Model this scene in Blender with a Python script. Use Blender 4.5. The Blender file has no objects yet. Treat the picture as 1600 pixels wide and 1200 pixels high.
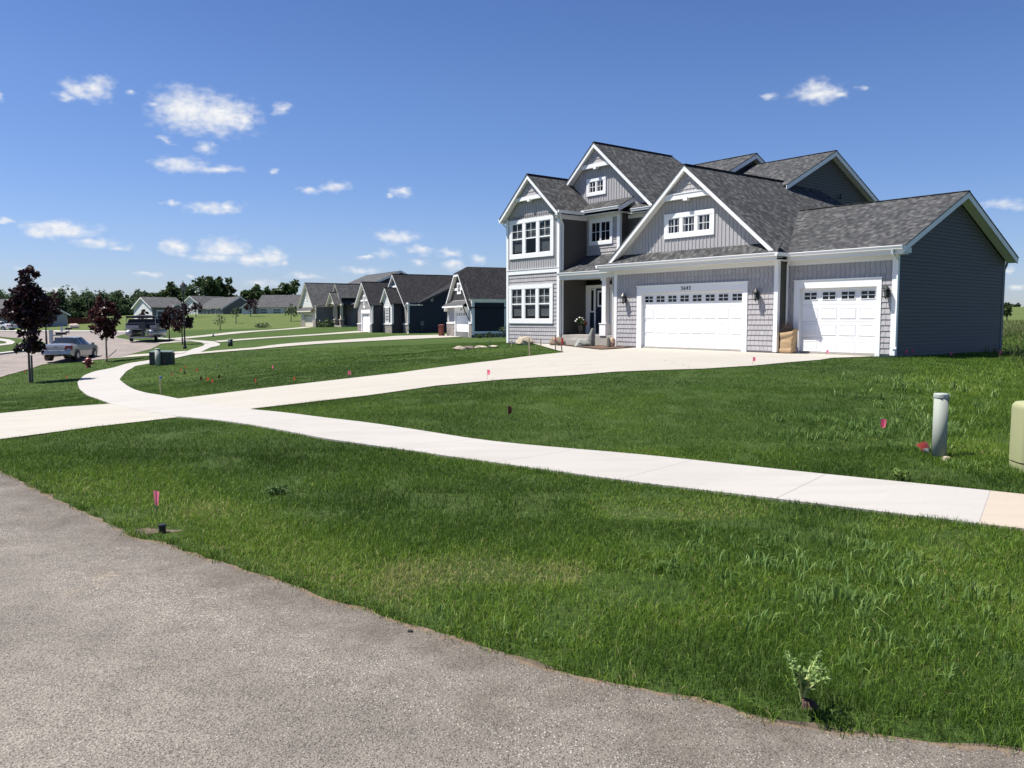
# Suburban street with a grey house: scene built object by object
import bpy, bmesh, math, random
import numpy as np
from mathutils import Vector, Matrix, Euler
from mathutils.geometry import delaunay_2d_cdt

EXPOSURE = 0.92; SUN_STR = 4.7; SKY_STR = 0.060; CLOUD_STR = 0.50; SKY_DUST = 0.4; SKY_SAT = 1.09; SKY_HUE = 0.501

# measured plan (metres): terrain levels, walks, drives, streets, clouds
CTRL = [(-6.0,1.0,0.0),(0.0,0.0,0.0),(6.0,1.0,0.0),(-14.0,-4.0,-0.1),(10.0,-6.0,0.0),(-3.0,6.0,0.0),(3.0,6.0,0.0),(8.0,6.0,0.02),(0.0,10.0,0.0),(6.0,10.0,0.05),(12.0,9.0,0.12),(20.0,8.0,0.2),(30.0,10.0,0.2),(-9.0,8.4,-0.05),(-4.84,13.8,-0.01),(-6.82,16.5,-0.21),(-13.34,27.0,-0.81),(-17.03,33.7,-0.96),(-18.78,39.0,-0.88),(-21.42,36.5,-1.14),(-9.55,15.3,-0.36),(-24.86,40.0,-1.13),(-27.7,51.0,-1.08),(-24.15,47.0,-1.09),(-19.28,45.0,-0.84),(-20.85,48.0,-0.7),(-21.12,58.0,-0.33),(-23.76,60.0,-0.49),(-32.9,72.0,-0.35),(-29.01,70.0,-0.45),(-60.93,125.0,-0.23),(-71.75,122.0,-0.38),(-36.53,62.0,-0.8),(-0.58,18.5,0.17),(4.94,21.2,0.37),(6.08,13.0,0.08),(10.69,17.4,0.25),(4.84,9.3,0.04),(-6.99,30.0,-0.07),(-6.69,21.5,-0.18),(-1.6,12.8,0.11),(-3.49,74.0,0.06),(-9.02,42.0,-0.22),(-11.28,90.0,0.21),(-31.68,128.0,0.51),(-36.37,100.0,0.06),(-37.47,88.0,-0.17),(-56.54,183.0,2.87),(-70.69,183.0,2.59),(-39.42,150.0,1.37),(-71.37,162.0,1.6),(-82.89,160.0,0.74),(-86.63,140.0,0.09),(-134.39,235.0,1.78),(-145.29,235.0,1.78),(20.21,33.0,0.25),(36.68,60.0,0.67),(73.23,120.0,2.34),(92.7,120.0,2.34),(3.77,24.3,0.47),(-5.21,42.0,-0.12),(11.85,25.6,0.43),(9.07,28.38,0.45),(6.61,31.4,0.46),(4.22,34.49,0.46),(2.06,37.62,0.46),(-0.25,40.77,0.42),(17.94,30.31,0.42),(15.23,40.85,0.55),(7.53,47.54,0.5),(16.06,25.06,0.4),(27.68,37.83,0.8),(5.81,28.51,0.43),(2.35,32.16,0.38),(-120.0,60.0,-1.0),(-80.0,20.0,-0.8),(120.0,60.0,1.5),(0.0,160.0,2.5),(-100.0,250.0,4.0),(60.0,220.0,4.5),(160.0,160.0,4.0),(-160.0,160.0,1.0),(-40.0,-30.0,-0.3),(40.0,-30.0,0.2),(90.0,10.0,0.5),(-30.0,8.0,-0.75),(-32.0,25.0,-1.0)]
SW = [[(6.46,6.31),(5.44,6.92),(4.61,7.33),(4.4,7.49),(3.15,8.36),(1.51,9.62),(-0.41,10.62),(-2.99,12.78),(-4.78,14.86),(-8.1,19.91),(-10.68,24.04),(-14.41,30.72),(-16.43,34.46),(-18.31,39.1),(-20.53,44.91),(-19.69,47.36),(-19.58,50.09)],[(5.14,4.99),(4.47,5.66),(3.88,6.15),(3.63,6.31),(2.52,7.11),(1.25,7.99),(-0.36,9.24),(-2.51,10.7),(-5.66,13.98),(-9.8,20.03),(-13.12,25.54),(-16.04,30.5),(-18.15,34.38),(-19.76,37.95),(-21.09,41.77),(-21.57,44.82),(-21.97,47.1),(-21.07,47.65),(-21.04,52.7)]]
SW2 = [[(-19.58,50.09),(-19.66,52.08),(-22.69,64.08),(-24.19,68.49),(-26.52,73.65),(-31.7,77.98),(-38.4,87.64)],[(-21.04,52.7),(-22.04,56.88),(-24.32,65.12),(-25.81,69.42),(-27.52,72.82),(-30.96,75.73),(-36.73,83.54)]]
DR_up = [(-8.1,19.91),(-6.54,21.03),(-3.23,22.96),(-0.5,25.99),(1.96,31.13)]
DR_lo = [(-4.78,14.86),(-4.69,15.06),(-2.93,16.74),(-1.7,18.36),(-0.37,19.17),(1.54,19.76),(2.52,20.31),(4.86,20.85),(6.41,21.72),(8.97,24.08),(9.75,25.13),(11.73,26.36)]
WALK = [(1.96,31.13),(1.91,34.22),(1.18,37.99),(0.81,40.3),(1.52,43.66),(2.64,39.68),(3.47,38.91)]
MULCH = [(2.09,37.41),(2.83,34.77),(3.52,32.44),(4.21,32.91),(4.96,33.67)]
AP_up = [(-9.8,20.03),(-10.99,20.15),(-12.0,19.24),(-13.38,18.05),(-14.48,16.86)]
AP_lo = [(-5.66,13.98),(-6.56,12.92),(-7.16,11.45),(-7.55,10.16),(-7.82,9.07)]
GD = [[(-19.58,50.09),(-16.22,52.32),(-10.98,61.35),(-7.03,70.93),(-3.96,76.36)],[(-19.66,52.08),(-16.91,54.56),(-15.54,65.58),(-11.26,80.38),(-6.22,82.86)]]
HD = [[(-25.41,71.62),(-23.03,78.27),(-19.79,85.22),(-15.99,94.78)],[(-26.64,73.99),(-23.85,81.09),(-20.69,89.13),(-17.94,99.1)]]
ID = [[(-31.21,76.79),(-31.22,96.07),(-30.2,125.54)],[(-33.06,79.36),(-34.12,105.01),(-32.38,128.41)]]
AP2 = [[(-25.25,52.67),(-23.05,52.34),(-20.75,51.96)],[(-25.28,54.8),(-23.84,54.91),(-21.52,54.64)]]
AP3 = [[(-29.93,70.24),(-28.49,73.57),(-26.59,71.22)],[(-30.6,71.32),(-29.72,75.25),(-28.02,74.14)]]
ST_main = [(-24.36,39.19),(-27.04,45.4),(-28.82,50.59),(-26.61,52.36),(-25.4,52.98),(-25.89,56.13),(-27.19,62.09),(-29.91,70.32),(-31.36,72.71),(-36.18,77.87),(-42.51,88.56),(-51.29,109.55),(-54.76,120.35),(-63.11,125.48),(-79.22,127.99),(-95.46,129.87),(-86.61,117.8),(-66.63,107.59),(-46.67,81.45),(-38.59,68.99),(-35.98,63.16),(-36.51,61.41),(-36.69,59.15),(-39.77,53.95),(-41.89,49.06),(-24.47,28.56),(-25.82,34.94)]
CURB = [[(-40.15,54.47),(-36.88,59.45),(-36.7,61.72),(-36.17,63.49)],[(-40.72,55.26),(-37.43,60.34),(-37.27,62.69),(-36.66,64.18)]]
CURB2 = [[(-54.76,120.35),(-63.11,125.48),(-79.22,127.99)],[(-56.88,125.03),(-64.6,128.45),(-81.41,131.53)]]
ISW = [[(-69.35,99.53),(-58.56,94.55),(-52.56,86.47),(-46.65,77.62),(-43.64,72.23),(-43.23,69.76),(-47.97,68.78)],[(-62.74,90.03),(-51.51,83.14),(-48.63,79.28),(-46.08,75.4),(-45.06,73.26),(-45.07,72.73),(-50.51,72.44)]]
ROAD = [(-5.39,8.6),(-4.44,7.63),(-3.6,6.78),(-3.06,6.26),(-2.82,5.98),(-2.5,5.82),(-2.13,5.5),(-1.57,5.08),(-1.11,4.68),(-0.9,4.54),(-0.59,4.26),(-0.29,4.07),(0.0,3.81),(0.29,3.62),(0.56,3.47),(0.9,3.31),(1.02,3.18),(1.19,3.13),(1.47,3.04),(1.91,2.96),(2.48,2.79),(3.46,2.51)]
ROADW = [(-5.39,8.6),(-6.78,9.84),(-9.73,12.44),(-13.76,16.01)]
PT = {'tree1':(-21.07,35.99,-1.13),'tree2':(-24.75,50.4,-0.93),'tree3':(-30.79,74.31,-0.29),'tree4':(-27.8,69.7,-0.45),'tree5':(-38.41,68.19,-0.56),'lamp':(-23.71,59.88,-0.48),'car':(-28.07,51.52,-1.07),'hyd':(-23.87,46.45,-1.08),'boat':(-32.66,72.09,-0.35),'trans1':(-19.43,44.61,-0.85),'trans2':(-18.51,43.84,-0.81),'ped2':(-18.86,43.94,-0.83),'ped':(4.84,9.27,0.04),'gped':(5.18,8.34,0.03),'mail':(-40.73,73.24,-0.44),'mail2':(-62.38,114.81,-0.44),'fence':(-83.88,160.72,0.73),'rock':(-73.02,138.43,0.21),'bed':(-23.57,77.07,-0.18),'f333':(-30.68,84.86,-0.1),'weed1':(1.18,3.25,-0.01),'weed2':(-2.19,7.51,-0.0),'weed3':(3.82,8.04,0.02),'stub':(-2.64,6.13,-0.0),'debris':(4.77,9.53,0.04)}
FL = [(-2.86,6.53,0.0),(4.9,10.92,0.05),(10.16,26.69,0.44),(12.22,25.66,0.43),(12.6,26.04,0.43),(13.67,25.77,0.42),(15.49,26.27,0.42),(6.39,21.91,0.4),(-0.59,19.42,0.19),(-4.51,22.6,0.01),(-8.91,30.59,-0.27),(-0.07,12.53,0.09),(-16.61,39.32,-0.74),(-14.38,35.74,-0.7),(-14.98,37.76,-0.68),(-13.37,34.85,-0.64),(-13.27,33.3,-0.67),(-13.75,33.2,-0.71),(-10.15,26.76,-0.47),(-9.89,26.66,-0.45),(-9.19,25.15,-0.39),(-9.51,26.67,-0.4),(-12.37,35.8,-0.53),(-13.45,37.5,-0.58),(-6.93,22.11,-0.2),(-6.05,22.81,-0.11),(-20.05,37.06,-1.04),(-9.48,22.18,-0.43),(-23.49,39.68,-1.1),(5.93,39.86,0.55),(-20.13,59.04,-0.27)]
CLOUDS = [(-26.95,13.61,1.32,0.57,0.9),(-26.01,13.79,0.88,0.65,0.95),(-27.75,13.16,0.86,0.29,0.8),(-24.24,13.8,0.43,0.18,0.5),(-20.95,13.03,1.72,0.94,1.3),(-19.04,12.88,1.77,0.84,1.3),(-17.67,12.79,0.71,0.62,1.1),(-21.89,13.03,0.83,0.67,1.0),(-22.99,13.11,0.55,0.19,0.7),(-15.26,13.53,0.65,0.43,0.8),(-22.24,11.15,0.6,0.27,0.75),(-19.94,10.82,0.77,0.43,0.85),(-21.42,9.71,1.45,0.43,1.1),(-19.32,9.57,1.33,0.24,1.0),(-15.95,9.62,0.53,0.28,0.55),(-13.52,8.55,0.91,0.25,0.7),(-11.86,8.81,1.05,0.41,0.9),(-19.97,7.15,1.56,0.36,0.85),(-18.8,7.24,0.99,0.32,0.9),(-22.25,7.32,0.94,0.2,0.5),(-28.38,5.45,1.9,0.42,1.1),(-29.56,5.24,0.84,0.3,1.0),(-26.51,4.7,1.79,0.35,0.6),(-25.09,4.44,0.91,0.2,0.7),(-22.06,4.62,1.07,0.48,1.0),(-19.06,4.63,1.51,0.61,1.05),(-19.66,4.04,1.78,0.29,0.85),(-17.29,3.98,1.42,0.41,1.0),(-16.07,4.08,0.82,0.54,1.1),(-15.18,3.72,0.37,0.29,0.9),(-31.33,5.74,0.42,0.18,1.0),(-31.14,12.74,0.29,0.31,0.7),(-23.69,2.86,0.93,0.2,0.7),(-21.05,2.95,0.31,0.2,0.6),(-7.86,5.58,1.3,0.38,1.1),(-8.73,4.46,0.86,0.43,0.55),(-10.02,4.23,0.64,0.17,0.6),(-6.14,4.79,1.09,0.39,0.75),(-4.39,4.54,1.1,0.35,0.75),(-6.36,3.92,0.87,0.3,0.8),(-4.05,3.72,0.97,0.39,0.85),(-2.42,4.16,0.79,0.39,0.75),(-7.53,8.59,0.78,0.33,0.9),(-8.26,8.36,0.34,0.21,0.7),(19.96,14.13,1.52,0.56,1.05),(19.65,14.53,0.77,0.48,1.05),(21.18,13.91,0.68,0.22,0.85),(16.85,14.23,0.71,0.27,0.6),(22.59,14.19,0.55,0.18,0.5),(30.65,6.73,2.22,0.51,0.42),(30.81,2.83,0.36,0.23,0.7),(-13.84,2.9,1.89,0.34,0.55),(-10.25,3.37,1.72,0.3,0.55),(-16.72,2.44,1.84,0.34,0.55),(-28.69,1.74,1.73,0.31,0.4),(-30.31,3.03,1.5,0.34,0.35),(31.33,1.88,0.8,0.22,0.5)]
STK = [(-0.98,36.31,0.31),(-0.03,38.19,0.39),(0.61,28.24,0.36),(1.29,37.06,0.43),(1.74,33.01,0.38),(1.93,31.78,0.37)]
RK = [(0.6,38.75,0.43),(2.35,39.45,0.5),(3.03,34.93,0.44),(3.63,37.83,0.5),(3.94,33.71,0.44),(4.38,36.01,0.49),(4.11,54.23,0.34)]
CARP = (-28.3, 51.22, -1.09)
HO = (11.85, 25.6)
def _hw(o, b):
    s, c = math.sin(math.radians(b)), math.cos(math.radians(b))
    return lambda x, y: (o[0] + x * s + y * c, o[1] - x * c + y * s)
HW = _hw(HO, 37.7); HWg = _hw((-3.46, 72), 20)

SC = bpy.context.scene
R = math.radians
rng = np.random.default_rng(7)
random.seed(7)

# ------------------------------------------------------------------ camera, world, sun
cam_d = bpy.data.cameras.new('camera'); cam = bpy.data.objects.new('camera', cam_d)
SC.collection.objects.link(cam); SC.camera = cam
cam.location = (0, 0, 1.6)
cam.rotation_euler = (R(90) - math.atan(100 / 1290.0), 0, 0)
cam_d.sensor_fit = 'HORIZONTAL'; cam_d.sensor_width = 36.0
cam_d.lens = 36.0 * 1290.0 / 1600.0
cam_d.clip_start = 0.1; cam_d.clip_end = 4000
SUN_EL, SUN_AZ = 62.0, -85.5          # azimuth measured from +Y (view direction) towards +X
SC.view_settings.view_transform = 'Standard'; SC.view_settings.look = 'None'
SC.view_settings.exposure = EXPOSURE; SC.view_settings.gamma = 1.0
SC.render.resolution_x = 1024; SC.render.resolution_y = 768
SC.cycles.max_bounces = 6; SC.cycles.diffuse_bounces = 3; SC.cycles.glossy_bounces = 3
SC.cycles.transparent_max_bounces = 6; SC.cycles.transmission_bounces = 3
SC.cycles.use_adaptive_sampling = True; SC.cycles.adaptive_threshold = 0.015

def mth(nt, op, a, b=None, c=None, clamp=False):
    n = nt.nodes.new('ShaderNodeMath'); n.operation = op; n.use_clamp = clamp
    for i, x in enumerate((a, b, c)):
        if x is None: continue
        if isinstance(x, (int, float)): n.inputs[i].default_value = x
        else: nt.links.new(x, n.inputs[i])
    return n.outputs[0]
def vmt(nt, op, a, b=None, out=0):
    n = nt.nodes.new('ShaderNodeVectorMath'); n.operation = op
    for i, x in enumerate((a, b)):
        if x is None: continue
        if isinstance(x, (tuple, list)): n.inputs[i].default_value = x
        else: nt.links.new(x, n.inputs[i])
    return n.outputs[out]
def noise(nt, vec, scale, detail=3, rough=.55, dim='3D'):
    n = nt.nodes.new('ShaderNodeTexNoise'); n.noise_dimensions = dim
    n.inputs['Scale'].default_value = scale; n.inputs['Detail'].default_value = detail; n.inputs['Roughness'].default_value = rough
    if vec is not None: nt.links.new(vec, n.inputs['Vector'])
    return n.outputs['Fac']
def ramp(nt, fac, stops, interp='LINEAR'):
    n = nt.nodes.new('ShaderNodeValToRGB'); cr = n.color_ramp; cr.interpolation = interp
    while len(cr.elements) > 1: cr.elements.remove(cr.elements[-1])
    for i, (p, c) in enumerate(stops):
        e = cr.elements[0] if i == 0 else cr.elements.new(p)
        e.position = p; e.color = (c[0], c[1], c[2], 1) if not isinstance(c, (int, float)) else (c, c, c, 1)
    nt.links.new(fac, n.inputs[0]); return n.outputs[0]
def mixc(nt, fac, a, b, mode='MIX'):
    n = nt.nodes.new('ShaderNodeMix'); n.data_type = 'RGBA'; n.blend_type = mode
    for s, x in ((n.inputs[0], fac), (n.inputs[6], a), (n.inputs[7], b)):
        if isinstance(x, (int, float)): s.default_value = x
        elif isinstance(x, (tuple, list)): s.default_value = (x[0], x[1], x[2], 1)
        else: nt.links.new(x, s)
    return n.outputs[2]

def build_world():
    w = bpy.data.worlds.new('World'); SC.world = w; w.use_nodes = True
    nt = w.node_tree; nt.nodes.clear()
    sky = nt.nodes.new('ShaderNodeTexSky'); sky.sky_type = 'NISHITA'; sky.sun_disc = False
    sky.sun_elevation = R(SUN_EL); sky.sun_rotation = R(SUN_AZ); sky.altitude = 250
    sky.air_density = 1.0; sky.dust_density = SKY_DUST; sky.ozone_density = 4.5
    hs = nt.nodes.new('ShaderNodeHueSaturation'); hs.inputs['Saturation'].default_value = SKY_SAT; hs.inputs['Hue'].default_value = SKY_HUE
    hs.inputs['Value'].default_value = 1.0
    nt.links.new(sky.outputs[0], hs.inputs['Color'])
    skyc = mixc(nt, 1., hs.outputs[0], (.98, .98, 1.10), 'MULTIPLY')
    tc = nt.nodes.new('ShaderNodeTexCoord')
    sep = nt.nodes.new('ShaderNodeSeparateXYZ'); nt.links.new(tc.outputs['Generated'], sep.inputs[0])
    az = mth(nt, 'MULTIPLY', mth(nt, 'ARCTAN2', sep.outputs[0], sep.outputs[1]), 57.29578)
    el = mth(nt, 'MULTIPLY', mth(nt, 'ARCSINE', sep.outputs[2]), 57.29578)
    grade = ramp(nt, mth(nt, 'DIVIDE', el, 60.), [(0., (.84, .86, 1.0)), (.1, (.93, .93, 1.03)), (.25, (.92, .93, 1.0)), (.45, (.74, .78, .90)), (1., (.70, .76, .92))])
    skyc = mixc(nt, 1., skyc, grade, 'MULTIPLY')
    bg = nt.nodes.new('ShaderNodeBackground'); bg.inputs[1].default_value = SKY_STR
    nt.links.new(skyc, bg.inputs[0])
    cb = nt.nodes.new('ShaderNodeCombineXYZ'); nt.links.new(az, cb.inputs[0]); nt.links.new(el, cb.inputs[1])
    P = cb.outputs[0]
    st = vmt(nt, 'MULTIPLY', P, (1, 1.6, 1))
    wn = nt.nodes.new('ShaderNodeTexNoise'); wn.inputs['Scale'].default_value = .8; wn.inputs['Detail'].default_value = 3
    nt.links.new(st, wn.inputs['Vector'])
    warp = vmt(nt, 'MULTIPLY', vmt(nt, 'SUBTRACT', wn.outputs['Color'], (.5, .5, .5)), (1.5, .75, 0))
    Pw = vmt(nt, 'ADD', P, warp)
    cur = None
    for (ca, ce, ra, re, s) in CLOUDS:
        d = vmt(nt, 'MULTIPLY', vmt(nt, 'SUBTRACT', Pw, (ca, ce, 0)), (1 / (ra * 1.10), 1 / (re * 1.22), 0))
        v = mth(nt, 'SUBTRACT', s + (.14 if s < .75 else 0), vmt(nt, 'LENGTH', d, out=1))
        cur = v if cur is None else mth(nt, 'SMOOTH_MAX', cur, v, .18)
    f1 = noise(nt, st, 1.5, 3.6, .5)
    dens = mth(nt, 'ADD', cur, mth(nt, 'MULTIPLY', mth(nt, 'SUBTRACT', f1, .5), 1.25))
    mr = nt.nodes.new('ShaderNodeMapRange'); mr.interpolation_type = 'SMOOTHSTEP'
    mr.inputs[1].default_value = -.22; mr.inputs[2].default_value = 1.15; mr.inputs[3].default_value = 0; mr.inputs[4].default_value = .97
    nt.links.new(dens, mr.inputs[0])
    body = ramp(nt, noise(nt, st, 1.7, 5, .6), [(.3, (.74, .80, .92)), (.6, (1, 1, 1))])
    cbg = nt.nodes.new('ShaderNodeBackground'); cbg.inputs[1].default_value = CLOUD_STR
    nt.links.new(body, cbg.inputs[0])
    mx = nt.nodes.new('ShaderNodeMixShader')
    nt.links.new(mr.outputs[0], mx.inputs[0]); nt.links.new(bg.outputs[0], mx.inputs[1]); nt.links.new(cbg.outputs[0], mx.inputs[2])
    o = nt.nodes.new('ShaderNodeOutputWorld'); nt.links.new(mx.outputs[0], o.inputs[0])
build_world()
sd = bpy.data.lights.new('sun', 'SUN'); sd.energy = SUN_STR; sd.angle = R(0.53); sd.color = (1.0, .955, .88)
so = bpy.data.objects.new('sun', sd); SC.collection.objects.link(so)
_sv = Vector((math.sin(R(SUN_AZ)) * math.cos(R(SUN_EL)), math.cos(R(SUN_AZ)) * math.cos(R(SUN_EL)), math.sin(R(SUN_EL))))
so.rotation_euler = _sv.to_track_quat('Z', 'Y').to_euler(); so.location = _sv * 60

# ------------------------------------------------------------------ terrain height
_C = np.array(CTRL); _P = _C[:, :2] / 50.0; _n = len(_P)
def _k(d2): return .5 * d2 * np.log(d2 + 1e-9)
_A = np.zeros((_n + 3, _n + 3))
_A[:_n, :_n] = _k(((_P[:, None] - _P[None]) ** 2).sum(-1)) + np.eye(_n) * .0008
_A[:_n, _n] = 1; _A[:_n, _n + 1:] = _P; _A[_n:, :_n] = _A[:_n, _n:].T
_S = np.linalg.solve(_A, np.r_[_C[:, 2], 0, 0, 0])
def hz(x, y):
    q = np.stack([np.atleast_1d(x), np.atleast_1d(y)], -1).astype(float)
    r = np.hypot(q[:, 0], q[:, 1]); q = q * np.minimum(1, 260 / np.maximum(r, 1e-6))[:, None] / 50.0
    out = np.empty(len(q))
    for i in range(0, len(q), 50000):
        b = q[i:i + 50000]
        out[i:i + 50000] = _k(((b[:, None] - _P[None]) ** 2).sum(-1)) @ _S[:_n] + _S[_n] + b @ _S[_n + 1:]
    return out
def gz(x, y): return float(hz(x, y)[0])

# ------------------------------------------------------------------ mesh helpers
class MB:
    def __init__(self): self.v = []; self.f = []; self.m = []; self.uv = []
    def poly(self, pts, mat=0, uv=None):
        b = len(self.v); self.v += [tuple(p) for p in pts]; self.f.append(list(range(b, b + len(pts)))); self.m.append(mat); self.uv.append(uv)
    def box(self, x0, x1, y0, y1, z0, z1, mat=0):
        self.prism([(x0, y0, z0), (x1, y0, z0), (x1, y1, z0), (x0, y1, z0)], (0, 0, z1 - z0), mat)
    def prism(self, pts, off, mat=0):
        pts = [Vector(p) for p in pts]; off = Vector(off); n = len(pts); b = len(self.v)
        nrm = Vector()
        for i in range(n): nrm += pts[i].cross(pts[(i + 1) % n])
        if nrm.dot(off) < 0: pts.reverse()
        self.v += [tuple(p) for p in pts] + [tuple(p + off) for p in pts]
        self.f.append(list(range(b + n - 1, b - 1, -1))); self.f.append(list(range(b + n, b + 2 * n)))
        for i in range(n): j = (i + 1) % n; self.f.append([b + i, b + j, b + n + j, b + n + i])
        self.m += [mat] * (n + 2); self.uv += [None] * (n + 2)
    def bar(self, p0, p1, w, h, up=(0, 0, 1), mat=0):
        p0 = Vector(p0); p1 = Vector(p1); d = (p1 - p0).normalized(); s = d.cross(Vector(up))
        if s.length < 1e-4: s = d.cross(Vector((1, 0, 0)))
        s.normalize(); t = s.cross(d)
        c = [p0 + s * a * w / 2 + t * b2 * h / 2 for a, b2 in ((-1, -1), (1, -1), (1, 1), (-1, 1))]
        self.prism(c, p1 - p0, mat)
    def tube(self, pts, rads, n=8, mat=0, caps=True):
        pts = [Vector(p) for p in pts]
        if isinstance(rads, (int, float)): rads = [rads] * len(pts)
        b = len(self.v); prev = None
        for i, p in enumerate(pts):
            d = (pts[min(i + 1, len(pts) - 1)] - pts[max(i - 1, 0)])
            d = d.normalized() if d.length > 1e-9 else Vector((0, 0, 1))
            if prev is None:
                s = d.cross(Vector((0, 0, 1)))
                if s.length < 1e-3: s = Vector((1, 0, 0))
            else: s = prev - d * prev.dot(d)
            s.normalize(); prev = s; t = d.cross(s)
            for k in range(n):
                a = 2 * math.pi * k / n; self.v.append(tuple(p + (s * math.cos(a) + t * math.sin(a)) * rads[i]))
        for i in range(len(pts) - 1):
            for k in range(n):
                k2 = (k + 1) % n; self.f.append([b + i * n + k, b + i * n + k2, b + (i + 1) * n + k2, b + (i + 1) * n + k]); self.m.append(mat); self.uv.append(None)
        if caps:
            self.f.append([b + k for k in range(n)][::-1]); self.f.append([b + (len(pts) - 1) * n + k for k in range(n)]); self.m += [mat] * 2; self.uv += [None] * 2
    def lathe(self, prof, c=(0, 0, 0), n=16, mat=0):
        self.tube([(c[0], c[1], c[2] + z) for r, z in prof], [max(r, .0005) for r, z in prof], n, mat)
    def grid(self, rows, mat=0):
        b = len(self.v); nr = len(rows); nc = len(rows[0])
        for r in rows: self.v += [tuple(p) for p in r]
        for i in range(nr - 1):
            for j in range(nc - 1):
                self.f.append([b + i * nc + j, b + i * nc + j + 1, b + (i + 1) * nc + j + 1, b + (i + 1) * nc + j]); self.m.append(mat); self.uv.append(None)
    def build(self, name, mats, parent=None, smooth=False, bevel=0, loc=None, rot=None, recalc=False):
        me = bpy.data.meshes.new(name); me.from_pydata(self.v, [], self.f)
        if not isinstance(mats, (list, tuple)): mats = [mats]
        for m in mats: me.materials.append(m)
        me.polygons.foreach_set('material_index', self.m)
        if smooth: me.polygons.foreach_set('use_smooth', [True] * len(self.f))
        ul = me.uv_layers.new(name='UVMap'); V = self.v; dat = ul.data
        for p, uv in zip(me.polygons, self.uv):
            if uv is None:
                nn = p.normal; t = Vector((0, 0, 1)).cross(nn)
                t = Vector((1, 0, 0)) if t.length < 1e-3 else t.normalized()
                bb = nn.cross(t)
                for li in p.loop_indices:
                    q = Vector(V[me.loops[li].vertex_index]); dat[li].uv = (q.dot(t), q.dot(bb))
            else:
                for li, q in zip(p.loop_indices, uv): dat[li].uv = q
        if recalc:
            bm = bmesh.new(); bm.from_mesh(me); bmesh.ops.recalc_face_normals(bm, faces=bm.faces); bm.to_mesh(me); bm.free()
        o = bpy.data.objects.new(name, me); SC.collection.objects.link(o)
        if parent: o.parent = parent
        if loc is not None: o.location = loc
        if rot is not None: o.rotation_euler = rot
        if bevel:
            md = o.modifiers.new('bevel', 'BEVEL'); md.width = bevel; md.segments = 2; md.limit_method = 'ANGLE'; md.angle_limit = R(40)
        return o
def tag(o, label=None, cat=None, group=None, kind=None):
    if label: o['label'] = label
    if cat: o['category'] = cat
    if group: o['group'] = group
    if kind: o['kind'] = kind
    return o
def empty(name, loc, rz=0, label=None, cat=None, group=None, kind=None):
    o = bpy.data.objects.new(name, None); SC.collection.objects.link(o); o.location = loc; o.rotation_euler = (0, 0, rz)
    o.empty_display_size = .3
    return tag(o, label, cat, group, kind)
def raw_mesh(name, V, F, mat, parent=None, attr=None, loc=None, nper=None):
    """numpy mesh: V (n,3), F (m,k) one face size, or loops+nper"""
    me = bpy.data.meshes.new(name); V = np.asarray(V, np.float32)
    me.vertices.add(len(V)); me.vertices.foreach_set('co', V.ravel())
    if nper is None: loops = F.ravel(); tot = np.full(len(F), F.shape[1], np.int32)
    else: loops, tot = F, nper
    start = np.r_[0, np.cumsum(tot)[:-1]].astype(np.int32)
    me.loops.add(len(loops)); me.loops.foreach_set('vertex_index', loops.astype(np.int32))
    me.polygons.add(len(tot)); me.polygons.foreach_set('loop_start', start); me.polygons.foreach_set('loop_total', tot.astype(np.int32))
    if attr is not None:
        a = me.attributes.new('tint', 'FLOAT', 'POINT'); a.data.foreach_set('value', attr.astype(np.float32))
    me.materials.append(mat); me.update(calc_edges=True)
    o = bpy.data.objects.new(name, me); SC.collection.objects.link(o)
    if parent: o.parent = parent
    if loc is not None: o.location = loc
    return o
def copy_tree(o, parent=None):
    c = o.copy(); SC.collection.objects.link(c); c.parent = parent
    for ch in list(o.children): copy_tree(ch, c)
    return c

# ------------------------------------------------------------------ materials
_mc = {}
def M(name, color, rough=.6, metal=0., spec=.5, var=.06, vscale=3., bump=0., bscale=60., coat=0.):
    if name in _mc: return _mc[name]
    m = bpy.data.materials.new(name); m.use_nodes = True; nt = m.node_tree; b = nt.nodes['Principled BSDF']
    tc = nt.nodes.new('ShaderNodeTexCoord').outputs['Object']
    f = noise(nt, tc, vscale, 4)
    c = mixc(nt, f, tuple(x * (1 - var) for x in color), tuple(min(1, x * (1 + var)) for x in color))
    nt.links.new(c, b.inputs['Base Color'])
    b.inputs['Roughness'].default_value = rough; b.inputs['Metallic'].default_value = metal; b.inputs['Specular IOR Level'].default_value = spec
    b.inputs['Coat Weight'].default_value = coat
    if bump:
        bp = nt.nodes.new('ShaderNodeBump'); bp.inputs['Strength'].default_value = bump; bp.inputs['Distance'].default_value = .01
        nt.links.new(noise(nt, tc, bscale, 4), bp.inputs['Height']); nt.links.new(bp.outputs[0], b.inputs['Normal'])
    _mc[name] = m; return m
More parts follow.
